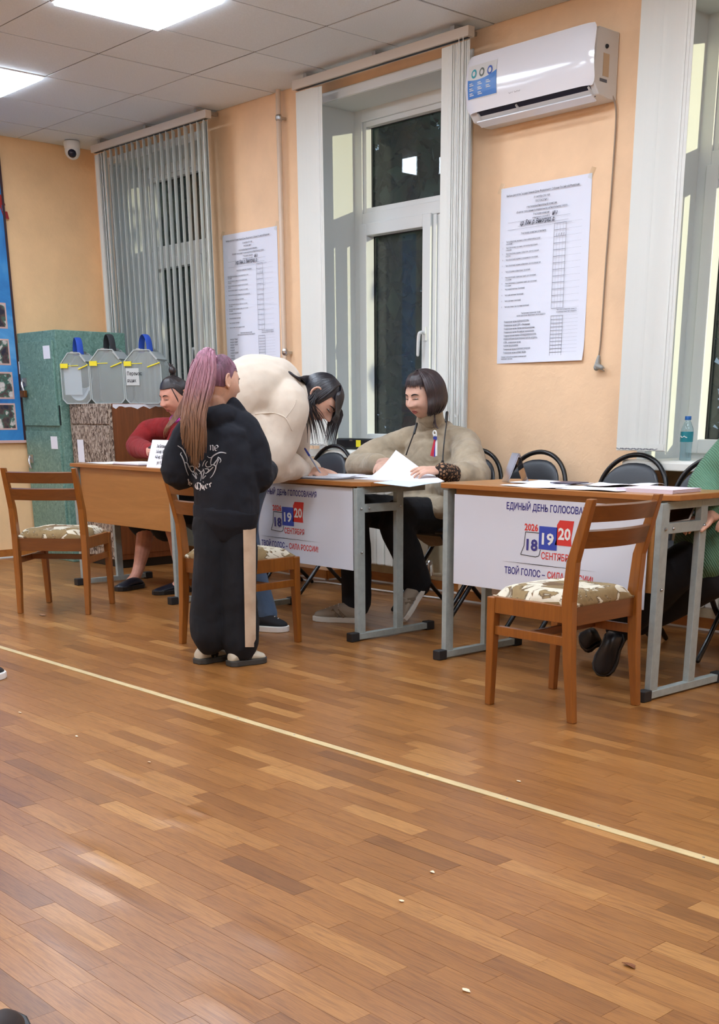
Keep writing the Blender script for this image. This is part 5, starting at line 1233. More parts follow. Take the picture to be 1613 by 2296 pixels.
for s_, s0, e0, w0 in ((-1, sR, eR, wR), (1, sL, eL, wL)):
    cm.tube([(cx_+s_*.09, 4.55, 1.005), s0+[s_*.005, 0, -.01], (s0+e0)/2+[s_*.02, 0, 0], e0+[0, 0, .005], (e0+w0)/2, w0*.92+e0*.08], [.060, .080, .078, .074, .060, .046], 16, sm=5)
    cm.tube([(cx_+s_*.14, 4.54, .96), (cx_+s_*.19, 4.50, .80), (cx_+s_*.20, 4.48, .60)], [(.055, .10), (.06, .12), (.06, .14)], 16, side=(1,0,0), sm=5)
cm.tube([(cx_, 4.64, .98), (cx_, 4.68, .72), (cx_, 4.66, .52)], [(.18, .08), (.20, .10), (.21, .10)], 18, side=(1,0,0), sm=4)
blob('cardigan', cm, CRD, P, .008, 5, [(.08, .010, 0)])
sc_ = MB(); pts = [H.w((.075*math.cos(a_), -.005+.068*math.sin(a_), -.118-.012*math.sin(a_))) for a_ in np.linspace(0, 2*PI, 15)]; sc_.tube(pts, [.016]*15, 10, sm=3); blob('neck_scarf', sc_, cloth('magenta_scarf', (166, 48, 150), .8), P, .006, 3)
sk = MB()
for s_, kn in ((-1, kR), (1, kL)): sk.tube([(cx_+s_*.09, 4.58, .50), kn*.6+np.array([cx_+s_*.09, 4.58, .50])*.4, kn+[0, -.04, -.02], kn+[0, -.03, -.13]], [.13, .125, .110, .105], 18, sm=5)
sk.tube([kR+[0, -.02, -.05], kL+[0, -.02, -.05]], [.10, .10], 14); blob('skirt', sk, cloth('black_skirt', (16, 17, 22), .9, sheen=0), P, .009, 4)
LOA = mat('black_leather', (26, 28, 38), .35)
shoe(P, Pz(303, 1318)+[.0, .05, 0], Pz(262, 1326), s=1.12, upper=LOA, sole=BLACK, laces=False, h=.075, low=True); shoe(P, aL+[0, .06, -.09], aL+[-.02, -.19, -.09], s=1.1, upper=LOA, sole=BLACK, laces=False, low=True)
HK = hairmat('black_tied_hair', (22, 18, 20), (56, 48, 50))
hb = MB(); rs = random.Random(5)
hb.sheet(lambda a, c: H.hp(-180+360*a, 88-(54 if abs(a-.5) < .18 else (54+50*sstep(abs(a-.5), .18, .30)))*c, 1.035), 48, 16)
tk = H.hp(180, 74, 1.12)
for q in range(150):
    az = -180+360*q/149; e0 = 34 if abs(az) < 55 else 34-40*sstep(abs(az), 55, 100)
    lock(hb, [H.hp(az, e0, 1.03), H.hp(az, e0+18, 1.06), H.hp(az*.98, min(80, e0+38), 1.075), tk], .0050, .0035, .6)
hb.ell(tk+H.R[:, 2]*.028, (.024, .024, .026), H.R, 14, 10); hb.tube([tk, tk+H.R[:, 2]*.02], .014, 10)
for q in range(4): lock(hb, [tk+H.R[:, 2]*.045, tk+H.R[:, 2]*.06+H.R[:, 0]*.012*(q-1.5), tk+H.R[:, 2]*(.066+.005*q)+H.R[:, 0]*.02*(q-1.5)], .006, .002)
for q in range(2): lock(hb, [H.hp(-50-4*q, 38, 1.04), H.hp(-58, 18, 1.06), H.hp(-62-q*2, 0, 1.04), H.hp(-64, -14, 1.02)], .004, .0015)
obj('hair', hb, HK, P, smooth=180, world=True)
ph = thing('phone', 'dark smartphone held up by the woman in the red cardigan', 'phone', Py(358, 998, 4.08)); ph.rotation_euler = (math.radians(-58), 0, math.radians(8))
obj('phone_case', MB().box(-.075, .075, -.005, .003, -.038, .038), mat('phone_case', (40, 36, 38), .35), ph, bevel=.004); obj('screen', MB().box(-.071, .071, .003, .0042, -.034, .034), mat('phone_glass', (60, 60, 66), .1), ph)

# ---------------------------------------------------------------- 3. woman in cream bending over the middle desk
P = person('black-haired woman in a cream sweatshirt bending over the middle desk to sign', (-4.95, 3.60))
q = np.array([-4.93, 3.66, 0])                     # upright plane of the figure
B = lambda u, v, d=0: Pd(u, v, q)-fh*d
pel = B(535, 1000, .04); chest = B(598, 890, .02); neckp = B(672, 888); hc = B(716, 893)
hf = nrm(rt*.56-Z3*.80-fh*.18); hu = nrm(rt*.84+Z3*.54)
H = Head(hc, hf, hu, 1.0, .95, 0, 1.0); H.skinm = SK1
body = H.mb()
body.tube([H.w((0, -.025, -.055)), neckp, chest+[0, 0, .03]], [.050, .052, .09], 16, sm=4)
body.tube([pel, (pel+chest)/2+Z3*.02, chest], [(.13, .10), (.12, .09), (.14, .10)], 18, side=fh, sm=4)
sN = B(652, 915, .15); sF = B(655, 905, -.17); eN = B(618, 1050, .20); wN = Py(690, 1053, 3.92); wN[2] = ZM+.035; eF = B(650, 1040, -.30); wF = wN+np.array([-.10, .12, 0.0]); eN[2] = max(eN[2], ZM+.07)
for a, b, c in ((sN, eN, wN), (sF, eF, wF)): body.tube([a, b, c], [.048, .040, .026], 12, sm=5)
hdv = Py(722, 1050, 3.93)-wN; hdv[2] = -.004
hand(body, wN, hdv, (-.1, -.45, 1), 1, .95, (52, 50, 48, 46), 2, 30); hand(body, wF, np.array([.07, .03, -.01]), (0, 0, 1), -1, .92, (10, 12, 14, 16))
fN = Pz(600, 1412); kN = np.array([-5.05, 3.62, .50]); fF = np.array([-5.12, 3.52, 0]); kF = np.array([-5.22, 3.55, .50])
for hp_, kn, an_ in ((pel+[.06, .06, -.06], kN, fN+[-.0, 0, .09]), (pel+[-.06, -.06, -.06], kF, fF+[0, 0, .09])): body.tube([hp_, kn, an_, an_+[.05, .0, -.05]], [.085, .06, .036, .03], 12, sm=6)
blob('body', body, SK1, P, .0042, 2)
face_parts(H, P, .78, .9)
CRM = cloth('cream_sweatshirt', (206, 192, 174), .95, .03, .3, 9, sheen=.3)
sm_ = MB(); b_up = nrm(np.cross(fh, chest-pel))
sm_.tube([pel+[0, 0, .0], B(535, 935, .03), B(573, 886, .02), B(618, 880), B(656, 890), B(676, 893)], [(.215, .165), (.225, .19), (.225, .185), (.205, .165), (.15, .12), (.085, .078)], 24, side=fh, sm=6)
sm_.tube([B(640, 892, .10), sN, (sN+eN)/2+rt*.0, eN+Z3*.01, (eN*.5+wN*.5)+Z3*.012, wN*.86+eN*.14], [.10, .105, .100, .088, .070, .046], 18, sm=5)
sm_.tube([B(640, 892, -.12), sF, (sF+eF)/2, eF, wF], [.10, .10, .09, .08, .045], 16, sm=5)
sm_.tube([B(565, 950, .08), B(600, 965, .13), B(628, 985, .15)], [.13, .125, .10], 16, sm=4)
for a_, b_ in ((B(556, 880, .20), B(572, 965, .235)), (B(575, 890, .2), B(584, 955, .23)), (B(560, 930, .21), B(566, 1000, .22))): sm_.tube([a_, (a_+b_)/2-fh*.004, b_], [.004, .014, .005], 8, sm=4)
blob('sweatshirt', sm_, CRM, P, .008, 4, [(.22, .022, 0), (.06, .004, 0)])
obj('cuff', MB().tube([wN*.90+eN*.10, wN*1.02-eN*.02], [.042, .038], 18), CRM, P, smooth=60, world=True)
seam = MB(); 
_bv = None
for o_ in [c for c in bpy.data.objects if c.parent == P and c.name.startswith('sweatshirt')]:
    _bv = BVHTree.FromPolygons([P.location+v.co for v in o_.data.vertices], [tuple(p.vertices) for p in o_.data.polygons])
def onbv(bv, u, v, off=.002):
    d = Vector(nrm(ray(u, v))); h_ = bv.ray_cast(Vector(CAM0), d); return np.array(h_[0])-np.array(d)*off if h_[0] is not None else None
pts = [onbv(_bv, u, v, .0005) for u, v in ((573, 928), (590, 927), (610, 926), (628, 930), (640, 937), (648, 950), (655, 965))]; pts = [p for p in pts if p is not None]
if len(pts) > 3: seam.tube(pts, .0035, 6, sm=4)
pts = [onbv(_bv, u, v, .0005) for u, v in ((664, 897), (660, 910), (650, 925), (642, 936))]; pts = [p for p in pts if p is not None]
if len(pts) > 2: seam.tube(pts, .0025, 6, sm=4)
if seam.v: obj('seam', seam, CRM, P, smooth=60, world=True)
JEA = cloth('blue_jeans', (78, 102, 132), .9)
jm = MB()
for hp_, kn, an_ in ((pel+[.06, .06, -.06], kN, fN+[-.01, 0, .07]), (pel+[-.06, -.06, -.06], kF, fF+[0, 0, .07])): jm.tube([hp_, kn, an_], [.11, .085, .065], 18, sm=7)
jm.tube([pel+[.05, .05, -.02], pel+[-.05, -.05, -.02]], [.13, .13], 16); blob('jeans', jm, JEA, P, .009, 4)
BCV = mat('black_canvas', (26, 27, 32), .8); SOL = mat('white_rubber', (226, 224, 220), .5)
shoe(P, Pz(560, 1412), Pz(645, 1416), s=1.15, upper=BCV, sole=SOL, h=.085); shoe(P, fF+[-.08, -.06, 0], fF+[.12, .12, 0], s=1.1, upper=BCV, sole=SOL, h=.085)
HBL = hairmat('long_black_hair', (14, 13, 16), (40, 38, 46), .35)
hb = MB(); rs = random.Random(9)
hb.sheet(lambda a, c: H.hp(-180+360*a, 88-(60 if abs(a-.5) < .17 else 96)*c, 1.05+.03*c), 48, 16)
DOWN = -Z3
for k in range(190):               # locks combed back over the skull
    az = 75+210*k/189+rs.uniform(-3, 3)
    pts = [H.hp(az*.2+36 if az < 180 else az*.2+252, 78, 1.09), H.hp(az, 62, 1.10), H.hp(az, 35, 1.13), H.hp(az, 8, 1.13), H.hp(az, -18, 1.08)]
    lock(hb, pts, .0070, .0045, .6)
for k in range(64):               # bundle lying along the nape to the back
    f = k/63; st = H.hp(140+80*f, -5+20*math.sin(PI*f), 1.1)
    e = B(640-14*rs.random(), 826+20*f+8*rs.random(), .12-.24*f); mid = B(672, 848+30*f, .10-.2*f)
    lock(hb, [st, st*.5+mid*.5+Z3*.012, mid, mid*.5+e*.5+Z3*.006, e], .0068, .0012, .6)
for k_ in range(48):               # strands hanging past the face, near side
    k = k_/3.2
    x0 = 692+8*rs.random()+k*1.0; 
    st = H.hp(88+5*(k_ % 6), 10-4*(k_ % 5), 1.10); e = B(690+3.0*k+rs.uniform(-4, 4), 930+58*rs.random()+(k_ % 4)*6, .09-.02*(k_ % 5)); mid = B(684+1.7*k, 905+8*rs.random(), .10-.02*(k_ % 5))
    lock(hb, [st, st*.45+mid*.55, mid, mid*.4+e*.6+rt*.004, e], .0042, .0007, .6)
for k_ in range(26):                # strands on the far side of the face
    k = k_/2.9
    e = B(726+2.6*k+rs.uniform(-2, 2), 970+38*rs.random(), -.06-.008*k); st = H.hp(-75-5*k, 20, 1.1); mid = H.w((-.075, .10, -.03+.01*k))
    lock(hb, [st, mid, mid*.5+e*.5, e], .0040, .0007, .6)
for k in range(80):               # fringe
    az = -55+110*k/79; pts = [H.hp(az*.6, 80, 1.10), H.hp(az*.8, 58, 1.14), H.hp(az, 36, 1.17), H.w((.06*math.sin(math.radians(az))*1.25, .118, .030)), H.w((.06*math.sin(math.radians(az))*1.3, .128+rs.uniform(0, .008), .000+rs.uniform(-.006, .008)))]
    lock(hb, pts, .0055, .0016, .6, H.R[:, 0])
obj('hair', hb, HBL, P, smooth=180, world=True)
pn = thing('pen', 'blue ballpoint pen in the hand of the woman in cream', 'pen', Py(705, 1035, 3.90))
a_, b_ = Py(684, 1006, 3.86), Py(722, 1062, 3.93); b_[2] = ZM+.014
obj('barrel', MB().tube([a_*.75+b_*.25, b_*.93+a_*.07], .0042, 10), mat('pen_grey', (150, 154, 170), .4), pn, smooth=60, world=True); obj('cap', MB().tube([a_, a_*.74+b_*.26], [.0048, .0055], 10), mat('pen_blue', (30, 44, 130), .4), pn, smooth=60, world=True); obj('tip', MB().tube([b_*.94+a_*.06, b_], [.0035, .0008], 8), CHROME, pn, smooth=60, world=True)

# ---------------------------------------------------------------- 4. girl with the long ponytail, seen from behind
P = person('girl with a long pink-to-blonde ponytail standing with her back to us', (-4.37, 3.00))
q = np.array([-4.37, 3.0, 0]); B = lambda u, v, d=0: Pd(u, v, q)-fh*d      # d > 0 towards the camera
bf = nrm(fh*.84+rt*.54); bs_ = nrm(np.cross(bf, Z3))                      # facing, her right side
hc = B(494, 858); H = Head(hc, rt*.72+fh*.70-Z3*.14, Z3+fh*.02, .90, .96, 0, .8); H.skinm = SK3
body = H.mb()
nk = B(488, 925); body.tube([H.w((0, -.02, -.06)), nk, B(488, 950)], [.042, .042, .07], 14, sm=4)
tor = [B(500, 1165), B(492, 1060), B(487, 965)]
body.tube(tor, [(.11, .085), (.11, .085), (.12, .07)], 18, side=bs_, sm=4)
sR = B(545, 962)+bf*.01; sL = B(430, 962)+bf*.01; eR = B(574, 1068, -.03); eL = B(396, 1062, .0)
wR = eR+bf*.17-bs_*.06+Z3*.02; wL = eL+bf*.17+bs_*.07+Z3*.02
for a, b, c in ((sR, eR, wR), (sL, eL, wL)): body.tube([a, b, c], [.036, .032, .022], 12, sm=5)
hand(body, wR, bf*.5-bs_*.8, bf, 1, .75); hand(body, wL, bf*.5+bs_*.8, bf, -1, .75)
hR = B(530, 1180); hL = B(472, 1180); aR_ = Pz(540, 1478)+[0, 0, .06]; aL_ = Pz(470, 1470)+[0, 0, .06]
for a, c in ((hR, aR_), (hL, aL_)): body.tube([a, (a+c)/2, c, c+rt*.03-Z3*.03], [.065, .05, .032, .028], 12, sm=5)
blob('body', body, SK3, P, .0042, 2)
face_parts(H, P, .3, .8)
NVY = cloth('navy_sweatshirt', (15, 19, 29), .95, .06, .3, 12, sheen=0)
hm = MB()
hm.tube([B(509, 1150), B(507, 1100), B(500, 1030), B(492, 975), B(489, 945)], [(.150, .125), (.150, .130), (.150, .120), (.145, .095), (.085, .075)], 24, side=bs_, sm=6)
hm.tube([B(470, 950), sL+[0, 0, -.005], (sL+eL)/2-rt*.012, eL, (eL+wL)/2, wL], [.055, .070, .072, .068, .055, .042], 16, sm=5)
hm.tube([B(515, 950), sR+[0, 0, -.005], (sR+eR)/2+rt*.012, eR, (eR+wR)/2, wR], [.055, .072, .076, .072, .058, .042], 16, sm=5)
hm.tube([B(452, 932), B(478, 938, .07), B(507, 930, .05), B(528, 925)], [(.025, .03), (.045, .04), (.045, .04), (.025, .03)], 14, sm=5)   # hood rolled on the shoulders
hm.tube([B(515, 905, .02)+bf*.02, B(525, 925, .0)+bf*.03, B(540, 945)], [.03, .036, .03], 12, sm=4)
hood = blob('sweatshirt', hm, NVY, P, .007, 4, [(.10, .016, 0), (.045, .005, 0)])
wb_ = MB().tube([B(507, 1142), B(506, 1158), B(505, 1172)], [(.156, .128), (.153, .126), (.148, .122)], 28, side=bs_, sm=3); blob('waistband', wb_, NVY, P, .007, 3)
bv = BVHTree.FromPolygons([P.location+v.co for v in hood.data.vertices], [tuple(p.vertices) for p in hood.data.polygons])
SIL = mat('silver_print', (176, 178, 182), .5)
def stroke(mb_, px, w0, w1=None, nib=None, n=10):
    """print stroke along photo points laid on the cloth surface by projection from behind"""
    w1 = w0 if w1 is None else w1; P_ = [np.array(p_, float) for p_ in px]; Q = []
    for i in range(len(P_)-1):
        p0 = P_[max(i-1, 0)]; p1 = P_[i]; p2 = P_[i+1]; p3 = P_[min(i+2, len(P_)-1)]
        for k in range(n):
            t = k/n; Q.append(.5*(2*p1+(p2-p0)*t+(2*p0-5*p1+4*p2-p3)*t*t+(3*p1-p0-3*p2+p3)*t**3))
    Q.append(P_[-1]); vs = []; ok = True; m_ = len(Q)
    for i, c in enumerate(Q):
        d = Q[min(i+1, m_-1)]-Q[max(i-1, 0)]; d = d/(np.linalg.norm(d)+1e-9); nn_ = np.array(nib) if nib is not None else np.array([-d[1], d[0]])
        w_ = (w0+(w1-w0)*i/(m_-1))*(1 if nib is not None else (.35+.65*math.sin(PI*min(1, max(0, (i+.6)/(m_+.2))))**.6))
        for sg in (-1, 1):
            p_ = onbv(bv, c[0]+sg*nn_[0]*w_, c[1]+sg*nn_[1]*w_, .0022)
            if p_ is None: return
            vs.append(p_)
    mb_.add(vs, [(2*i, 2*i+1, 2*i+3, 2*i+2) for i in range(m_-1)])
Zp = lambda x, y: (370+x/7.013, 960+y/7.013)
pr_ = MB()
for pts, w0, w1 in (([(200, 275), (270, 325), (310, 390), (345, 470), (350, 530)], 1.4, .9), ([(965, 395), (880, 380), (800, 410), (740, 460), (720, 540), (725, 580)], 1.7, 1.0), ([(745, 455), (700, 465), (665, 440)], 1.0, .5),
        ([(262, 380), (245, 410), (265, 440), (300, 520), (320, 600), (345, 680), (372, 745)], 1.4, 1.0), ([(300, 540), (350, 550), (375, 610), (415, 680)], 1.3, .9), ([(380, 600), (440, 600), (470, 640), (440, 690), (395, 640), (400, 610)], 1.2, .9),
        ([(430, 715), (470, 760), (495, 790), (480, 730), (455, 690)], 1.3, 1.0), ([(470, 600), (505, 640), (560, 690), (575, 750), (560, 830)], 1.5, .9), ([(490, 560), (515, 540), (545, 570), (535, 610), (500, 600)], 1.0, .8), ([(480, 690), (500, 720), (510, 740)], 1.0, .6),
        ([(840, 450), (820, 500), (770, 570), (800, 600), (790, 660), (750, 740), (710, 785)], 1.6, .9), ([(840, 455), (870, 480), (880, 515), (860, 545)], 1.3, .7), ([(850, 480), (825, 540), (805, 600)], 1.0, .8), ([(720, 580), (755, 575), (775, 570)], 1.0, .9),
        ([(670, 520), (640, 570), (660, 610), (720, 600), (735, 570)], 1.1, .8), ([(625, 640), (670, 640), (690, 660), (650, 710), (630, 700)], 1.2, .9), ([(760, 610), (720, 650), (680, 690), (645, 715)], 1.4, .8), ([(600, 640), (615, 690), (600, 750), (590, 800)], 1.3, .8), ([(645, 745), (620, 770), (595, 800)], 1.1, .6),
        ([(590, 600), (610, 540), (640, 500)], .9, .5), ([(480, 470), (510, 500), (525, 535)], .9, .6), ([(545, 720), (575, 690), (600, 660)], 1.0, .8), ([(600, 835), (606, 858)], 1.0, .6)):
    stroke(pr_, [Zp(*p_) for p_ in pts], w0, w1)
obj('tribal_print', pr_, SIL, P, world=True, kind='stuff')
lt = MB(); nb = (.80, -.62)
LET = [[(712, 268), (718, 290), (718, 345)], [(718, 285), (742, 268), (756, 282), (756, 340), (764, 352)], [(786, 282), (786, 335), (806, 354), (834, 338)], [(786, 282), (812, 268), (834, 284), (832, 306), (792, 318)],
       [(362, 800), (372, 830), (372, 890)], [(374, 858), (390, 845), (394, 868), (392, 892), (398, 905)], [(404, 868), (402, 905), (412, 930), (424, 918)], [(404, 868), (418, 866), (420, 886), (406, 896)],
       [(535, 862), (500, 860), (478, 890), (484, 930), (515, 958), (548, 950)], [(520, 858), (508, 900), (516, 948)], [(545, 862), (562, 890), (560, 940), (552, 980)], [(582, 892), (586, 935), (606, 952), (612, 900)], [(612, 900), (614, 948), (622, 975)],
       [(640, 886), (640, 925), (658, 945), (684, 930)], [(640, 886), (662, 876), (672, 892), (646, 912)], [(694, 872), (706, 890), (712, 925)], [(708, 884), (718, 858), (728, 870)]]
for L_ in LET: stroke(lt, [Zp(*p_) for p_ in L_], 1.15 if L_[0][0] < 460 or L_[0][0] > 600 else 1.5, None, nb, 5)
obj('gothic_lettering', lt, mat('white_print', (214, 214, 216), .6), P, world=True)
PNT = cloth('navy_track_trousers', (13, 16, 23), .95, .06, .35, 10, sheen=0)
pm = MB(); zc = lambda u, v, dd=0: B(u, v, dd)
pm.tube([zc(533, 1160), zc(535, 1230), zc(535, 1310), zc(537, 1390), zc(540, 1430), zc(541, 1449)], [(.085, .105), (.085, .105), (.084, .102), (.084, .100), (.084, .098), (.080, .092)], 22, side=rt, sm=5)
pm.tube([zc(480, 1160), zc(478, 1230), zc(474, 1310), zc(470, 1380), zc(470, 1412), zc(470, 1432)], [(.085, .105), (.085, .105), (.084, .102), (.085, .100), (.086, .098), (.080, .092)], 22, side=rt, sm=5)
pm.tube([zc(480, 1180), zc(530, 1180)], [.105, .105], 16)
po = blob('trousers', pm, PNT, P, .008, 4, [(.11, .018, 0), (.05, .005, 0)])
bv2 = BVHTree.FromPolygons([P.location+v.co for v in po.data.vertices], [tuple(p.vertices) for p in po.data.polygons])
sv = MB(); rows = [(v_, 545+5*(v_-1163)/290, (568 if v_ < 1170 else 574)-4*(v_ > 1440)) for v_ in range(1163, 1452, 9)]
g_ = []
for v_, u0, u1 in rows:
    r_ = []
    for k in range(7):
        u_ = u0+(u1-u0)*k/6; p_ = onbv(bv2, u_, v_, .009)
        while p_ is None and u_ > u0-20: u_ -= 1; p_ = onbv(bv2, u_, v_, .009)
        r_.append(p_)
    g_.append(r_)
if all(p_ is not None for r_ in g_ for p_ in r_): sv.add([p_ for r_ in g_ for p_ in r_], [(j*7+i, j*7+i+1, (j+1)*7+i+1, (j+1)*7+i) for j in range(len(g_)-1) for i in range(6)])
if sv.v: obj('side_stripe', sv, cloth('cream_stripe', (200, 178, 152), .95), P, world=True, smooth=180, label='broad cream side stripe')
SKM = mat('cream_leather', (196, 188, 168), .6); SOLB = mat('dark_sole', (58, 56, 52), .7)
shoe(P, Pz(514, 1494), Pz(594, 1483), s=.98, upper=SKM, sole=SOLB, accent=BLACK, h=.082); shoe(P, Pz(442, 1489), Pz(510, 1476), s=.98, upper=SKM, sole=SOLB, accent=BLACK, h=.082)
so_ = MB()
for a_ in (aR_, aL_): so_.tube([a_-Z3*.02, a_+Z3*.05], [.034, .034], 14)
obj('socks', so_, mat('white_sock', (214, 206, 196), .9), P, smooth=60, world=True)
# hair: tied skull and the ponytail (pink at the top, blonde-brown below)
mt, nt, b = newmat('pink_to_blonde_hair'); HP_ = mt
geo_ = N(nt, 'ShaderNodeNewGeometry'); sx2 = N(nt, 'ShaderNodeSeparateXYZ'); nt.links.new(geo_.outputs['Position'], sx2.inputs[0])
mr2 = N(nt, 'ShaderNodeMapRange'); mr2.inputs[1].default_value = .86; mr2.inputs[2].default_value = 1.36; nt.links.new(sx2.outputs[2], mr2.inputs[0])
fs_ = noise(nt, coords(nt, (150, 150, 5)), 1, 4, .6, .2)
c1 = ramp(nt, mr2.outputs[0], [(0, (118, 84, 54)), (.3, (136, 98, 68)), (.5, (158, 118, 98)), (.66, (176, 126, 138)), (1, (186, 128, 158))])
c2 = ramp(nt, fs_, [(.3, (120, 108, 110)), (.5, (215, 205, 200)), (.75, (255, 250, 245))])
mm = N(nt, 'ShaderNodeMix', data_type='RGBA', blend_type='MULTIPLY'); mm.inputs[0].default_value = .85; nt.links.new(c1, mm.inputs[6]); nt.links.new(c2, mm.inputs[7]); nt.links.new(mm.outputs[2], b.inputs['Base Color'])
b.inputs['Roughness'].default_value = .42; b.inputs['Specular IOR Level'].default_value = .6; bump(nt, b, fs_, .4, .003)
hb = MB(); rs = random.Random(12); tie = B(474, 802, .03)
hb.sheet(lambda a, c: H.hp(-180+360*a, 88-(58 if abs(a-.5) < .17 else (58+34*sstep(abs(a-.5), .17, .30)))*c, 1.03), 48, 16)
for k in range(190):
    az = -180+360*k/189; e0 = 36 if abs(az) < 58 else 36-48*sstep(abs(az), 58, 110)
    p0 = H.hp(az, e0, 1.02); p1 = H.hp(az, e0+18, 1.055); lock(hb, [p0, p1, p1*.5+tie*.5+nrm(p1-H.c)*.022, tie], .0042, .0034, .6)
sk_o = obj('hair', hb, hairmat('purple_brown_hair', (84, 54, 62), (150, 104, 128)), P, smooth=180, world=True, label='tied back hair, purple over brown')
pt = MB()
for k in range(430):
    f = rs.random(); g = rs.random(); ue = 420+52*f+rs.uniform(-4, 4); ve = 985+60*(1-abs(2*f-1.25)) +rs.uniform(-45, 14); de = .150+.035*g
    st = tie+rt*rs.uniform(-.02, .02)+Z3*rs.uniform(-.015, .03)
    top = B(456+30*f+rs.uniform(-3, 3), 785+9*rs.random()+8*abs(2*f-1), .06+.05*g); m1_ = B(436+52*f+rs.uniform(-3, 3), 850+rs.uniform(-10, 10), .085+.06*g); m2_ = B(422+52*f, 925, .125+.05*g)
    lock(pt, [st, top, m1_, m2_, B(ue+1, (925+ve)/2+10, .145+.04*g), B(ue, ve, de)], .0050, .0009, .6, rt)
for k in np.arange(0, 6.9, .34): lock(pt, [tie, B(440, 810, .08), B(428, 870, .09), B(416-2*k, 925, .10), B(400-3*k, 948+2*k, .11), B(384-k+3*(k % 2), 958+3*k+rs.uniform(-5, 5), .11)], .0034, .0007, .6)
obj('ponytail', pt, HP_, P, smooth=180, world=True, label='long ponytail, pink above and blonde-brown below')
obj('hair_tie', MB().tube([tie+rt*.024*math.cos(a_)+fh*.024*math.sin(a_) for a_ in np.linspace(0, 2*PI, 13)], .008, 8, sm=2), mat('hair_tie', (190, 140, 160), .7), P, smooth=60, world=True)

# ---------------------------------------------------------------- 5. person in green at the right edge
P = person('person in a green ribbed cardigan and black trousers, cut off by the right edge', (-2.82, 4.60))
cx_ = -2.72; sx_0 = -2.42; hc = np.array([-2.30, 4.42, 1.20]); H = Head(hc, (-.1, -1, -.25), (0, -.2, 1), 1.0); H.skinm = SK1
body = H.mb(); body.tube([H.w((0, -.02, -.06)), (sx_0+.06, 4.52, 1.00), (sx_0, 4.58, .93)], [.052, .054, .09], 16, sm=4)
sR = np.array([-2.68, 4.50, .97]); sL = np.array([sx_0+.20, 4.56, .90]); eR = Py(1592, 1090, 4.40); eL = np.array([sx_0+.22, 4.40, .70]); wR = Py(1595, 1160, 4.18); wL = wR+np.array([.16, .03, .0])
body.tube([(cx_, 4.66, .50), (cx_+.1, 4.64, .72), (sx_0, 4.58, .92)], [(.16, .12), (.15, .11), (.15, .08)], 18, side=(1,0,0), sm=4)
for a, b_, c in ((sR, eR, wR), (sL, eL, wL)): body.tube([a, b_, c], [.05, .042, .027], 12, sm=5)
hand(body, wR, np.array([-.03, -.09, -.01]), (.1, -.1, 1), -1, .95, (26, 30, 34, 38)); hand(body, wL, np.array([-.09, -.05, .0]), (.1, -.1, 1), 1, .95, (26, 30, 34, 38))
kR = Py(1538, 1268, 4.20); kL = kR+np.array([.09, .14, -.03]); aR = Pd(1395, 1410, Pz(1352, 1500))-fh*-.05; aL = aR+np.array([.03, .08, .02])
for hp_, kn, an_ in (((cx_-.1, 4.66, .50), kR, aR), ((cx_+.1, 4.66, .50), kL, aL)): body.tube([hp_, kn, an_], [.08, .058, .036], 12, sm=6)
blob('body', body, SK1, P, .0045, 2); face_parts(H, P, .5)
mt, nt, b = newmat('green_ribbed_knit'); GRN = mt
v = coords(nt); wv = N(nt, 'ShaderNodeTexWave'); wv.wave_type = 'BANDS'; wv.bands_direction = 'DIAGONAL'; wv.inputs['Scale'].default_value = 44; wv.inputs['Distortion'].default_value = 1.2; wv.inputs['Detail'].default_value = 1; nt.links.new(v, wv.inputs['Vector'])
nt.links.new(ramp(nt, wv.outputs['Fac'], [(.15, (76, 112, 90)), (.6, (92, 132, 106))]), b.inputs['Base Color']); b.inputs['Roughness'].default_value = .95; bump(nt, b, wv.outputs['Fac'], .5, .006)
gm = MB().tube([(cx_, 4.66, .47), (cx_+.05, 4.64, .62), (cx_+.16, 4.62, .78), (sx_0, 4.58, .91), (sx_0+.05, 4.54, .97)], [(.23, .19), (.23, .19), (.215, .165), (.17, .11), (.08, .075)], 24, side=(1,0,0), sm=6)
for s_, s0, e0, w0 in ((-1, sR, eR, wR), (1, sL, eL, wL)): gm.tube([(sx_0+s_*.08, 4.58, .94), s0, (s0+e0)/2+[s_*.02, 0, 0], e0, (e0+w0)/2, w0*.85+e0*.15], [.07, .095, .095, .09, .07, .050], 16, sm=5)
for s_, kn in ((-1, kR), (1, kL)): gm.tube([(cx_+s_*.1, 4.62, .50), kn*.55+np.array([cx_+s_*.1, 4.62, .50])*.45, kn+[.01, .03, .0]], [.125, .12, .10], 16, sm=5)
gm.tube([(sx_0-.16, 4.50, .90), (cx_-.06, 4.44, .70), (cx_-.10, 4.40, .58)], [(.05, .06), (.06, .07), (.07, .07)], 12, sm=4)
gm.tube([(cx_+.1, 4.60, .56), (cx_+.06, 4.36, .56), (cx_+.04, 4.26, .52)], [.15, .13, .10], 16, sm=4)
gm.tube([np.array([cx_-.05, 4.55, .60]), kR*.5+np.array([cx_-.05, 4.55, .60])*.5+[0, 0, .02], kR+[.03, .10, .07]], [.15, .145, .125], 16, sm=5)
blob('cardigan', gm, GRN, P, .009, 4, [(.09, .012, 0)])
tm = MB()
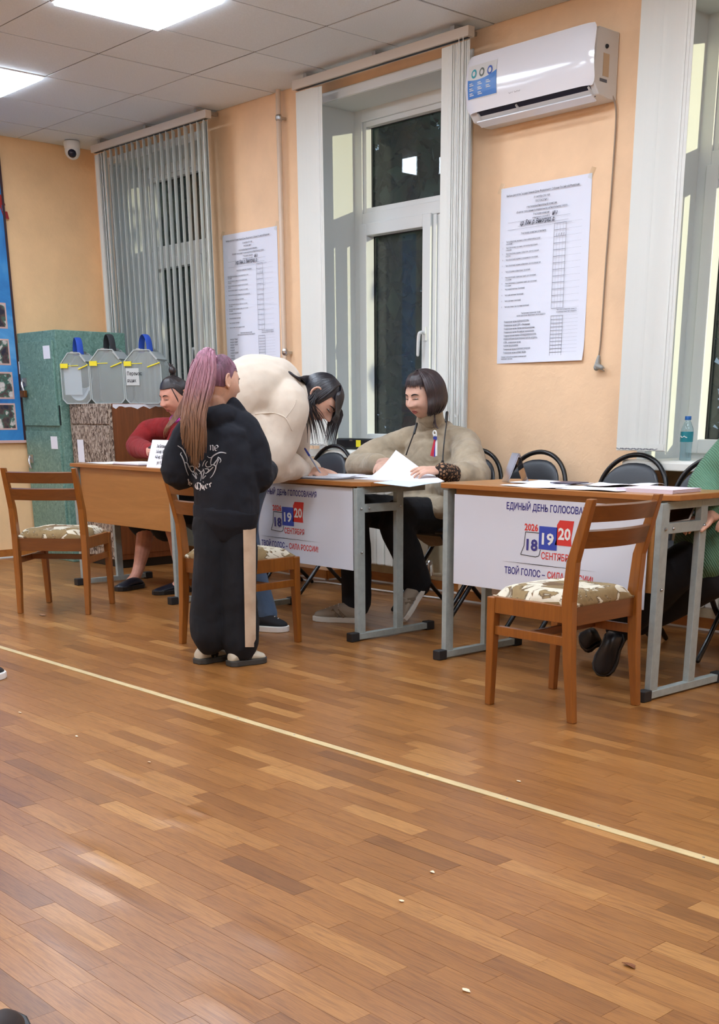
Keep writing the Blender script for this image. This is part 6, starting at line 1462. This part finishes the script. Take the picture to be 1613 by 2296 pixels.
for hp_, kn, an_ in (((cx_-.1, 4.66, .50), kR, aR), ((cx_+.1, 4.66, .50), kL, aL)): tm.tube([hp_, kn+[0, -.02, 0], kn*.5+an_*.5, an_], [.105, .095, .085, .070], 18, sm=7)
blob('trousers', tm, TROU, P, .009, 4)
BLS = mat('black_shoe_leather', (22, 22, 26), .4)
for hx_, tx_, up_ in ((Pd(1385, 1420, Pz(1352, 1510)), Pz(1348, 1514), (.35, -.3, .8)), (Pd(1345, 1430, Pz(1340, 1470)), Pd(1303, 1448, Pz(1340, 1470)), (.3, -.7, .5))): shoe(P, hx_, tx_+(tx_-hx_)*.25 if False else tx_, up=up_, s=1.1, upper=BLS, sole=BLACK, laces=False, h=.08)
HG = hairmat('brown_hair', (60, 44, 34), (96, 72, 54)); hb = MB()
hb.sheet(lambda a, c: H.hp(-180+360*a, 88-(60 if abs(a-.5) < .17 else 106)*c, 1.07), 40, 14)
for k in range(50):
    az = 60+240*k/49; lock(hb, [H.hp(az, 82, 1.09), H.hp(az, 50, 1.12), H.hp(az, 15, 1.15), H.hp(az, -15, 1.15), H.hp(az, -30, 1.2)], .016, .006, .5)
obj('hair', hb, HG, P, smooth=180, world=True)
pg = thing('phone', 'smartphone in the hands of the person in green, under the right desk', 'phone', Py(1528, 1150, 4.08)); pg.rotation_euler = (math.radians(25), math.radians(-12), .3)
obj('phone_case', MB().box(-.05, .05, -.075, .075, -.004, .004), mat('phone_shell', (200, 190, 180), .3), pg, bevel=.003); obj('screen', MB().box(-.046, .046, -.07, .07, .004, .0048), mat('dark_screen', (40, 34, 32), .15), pg)

# shoe tips of two more people at the edges of the picture
S1 = thing('sneaker', 'tip of a black and white sneaker at the left edge of the picture', 'shoe', Pz(-60, 1520)); shoe(S1, Pz(-75, 1540), Pz(4, 1516), s=1.1, upper=BCV, sole=SOL)
S2 = thing('shoe', 'tip of a black shoe at the bottom left corner', 'shoe', Pz(10, 2400)); shoe(S2, Pz(-40, 2520), Pz(18, 2300), s=1.1, upper=BLS, sole=BLACK, laces=False)
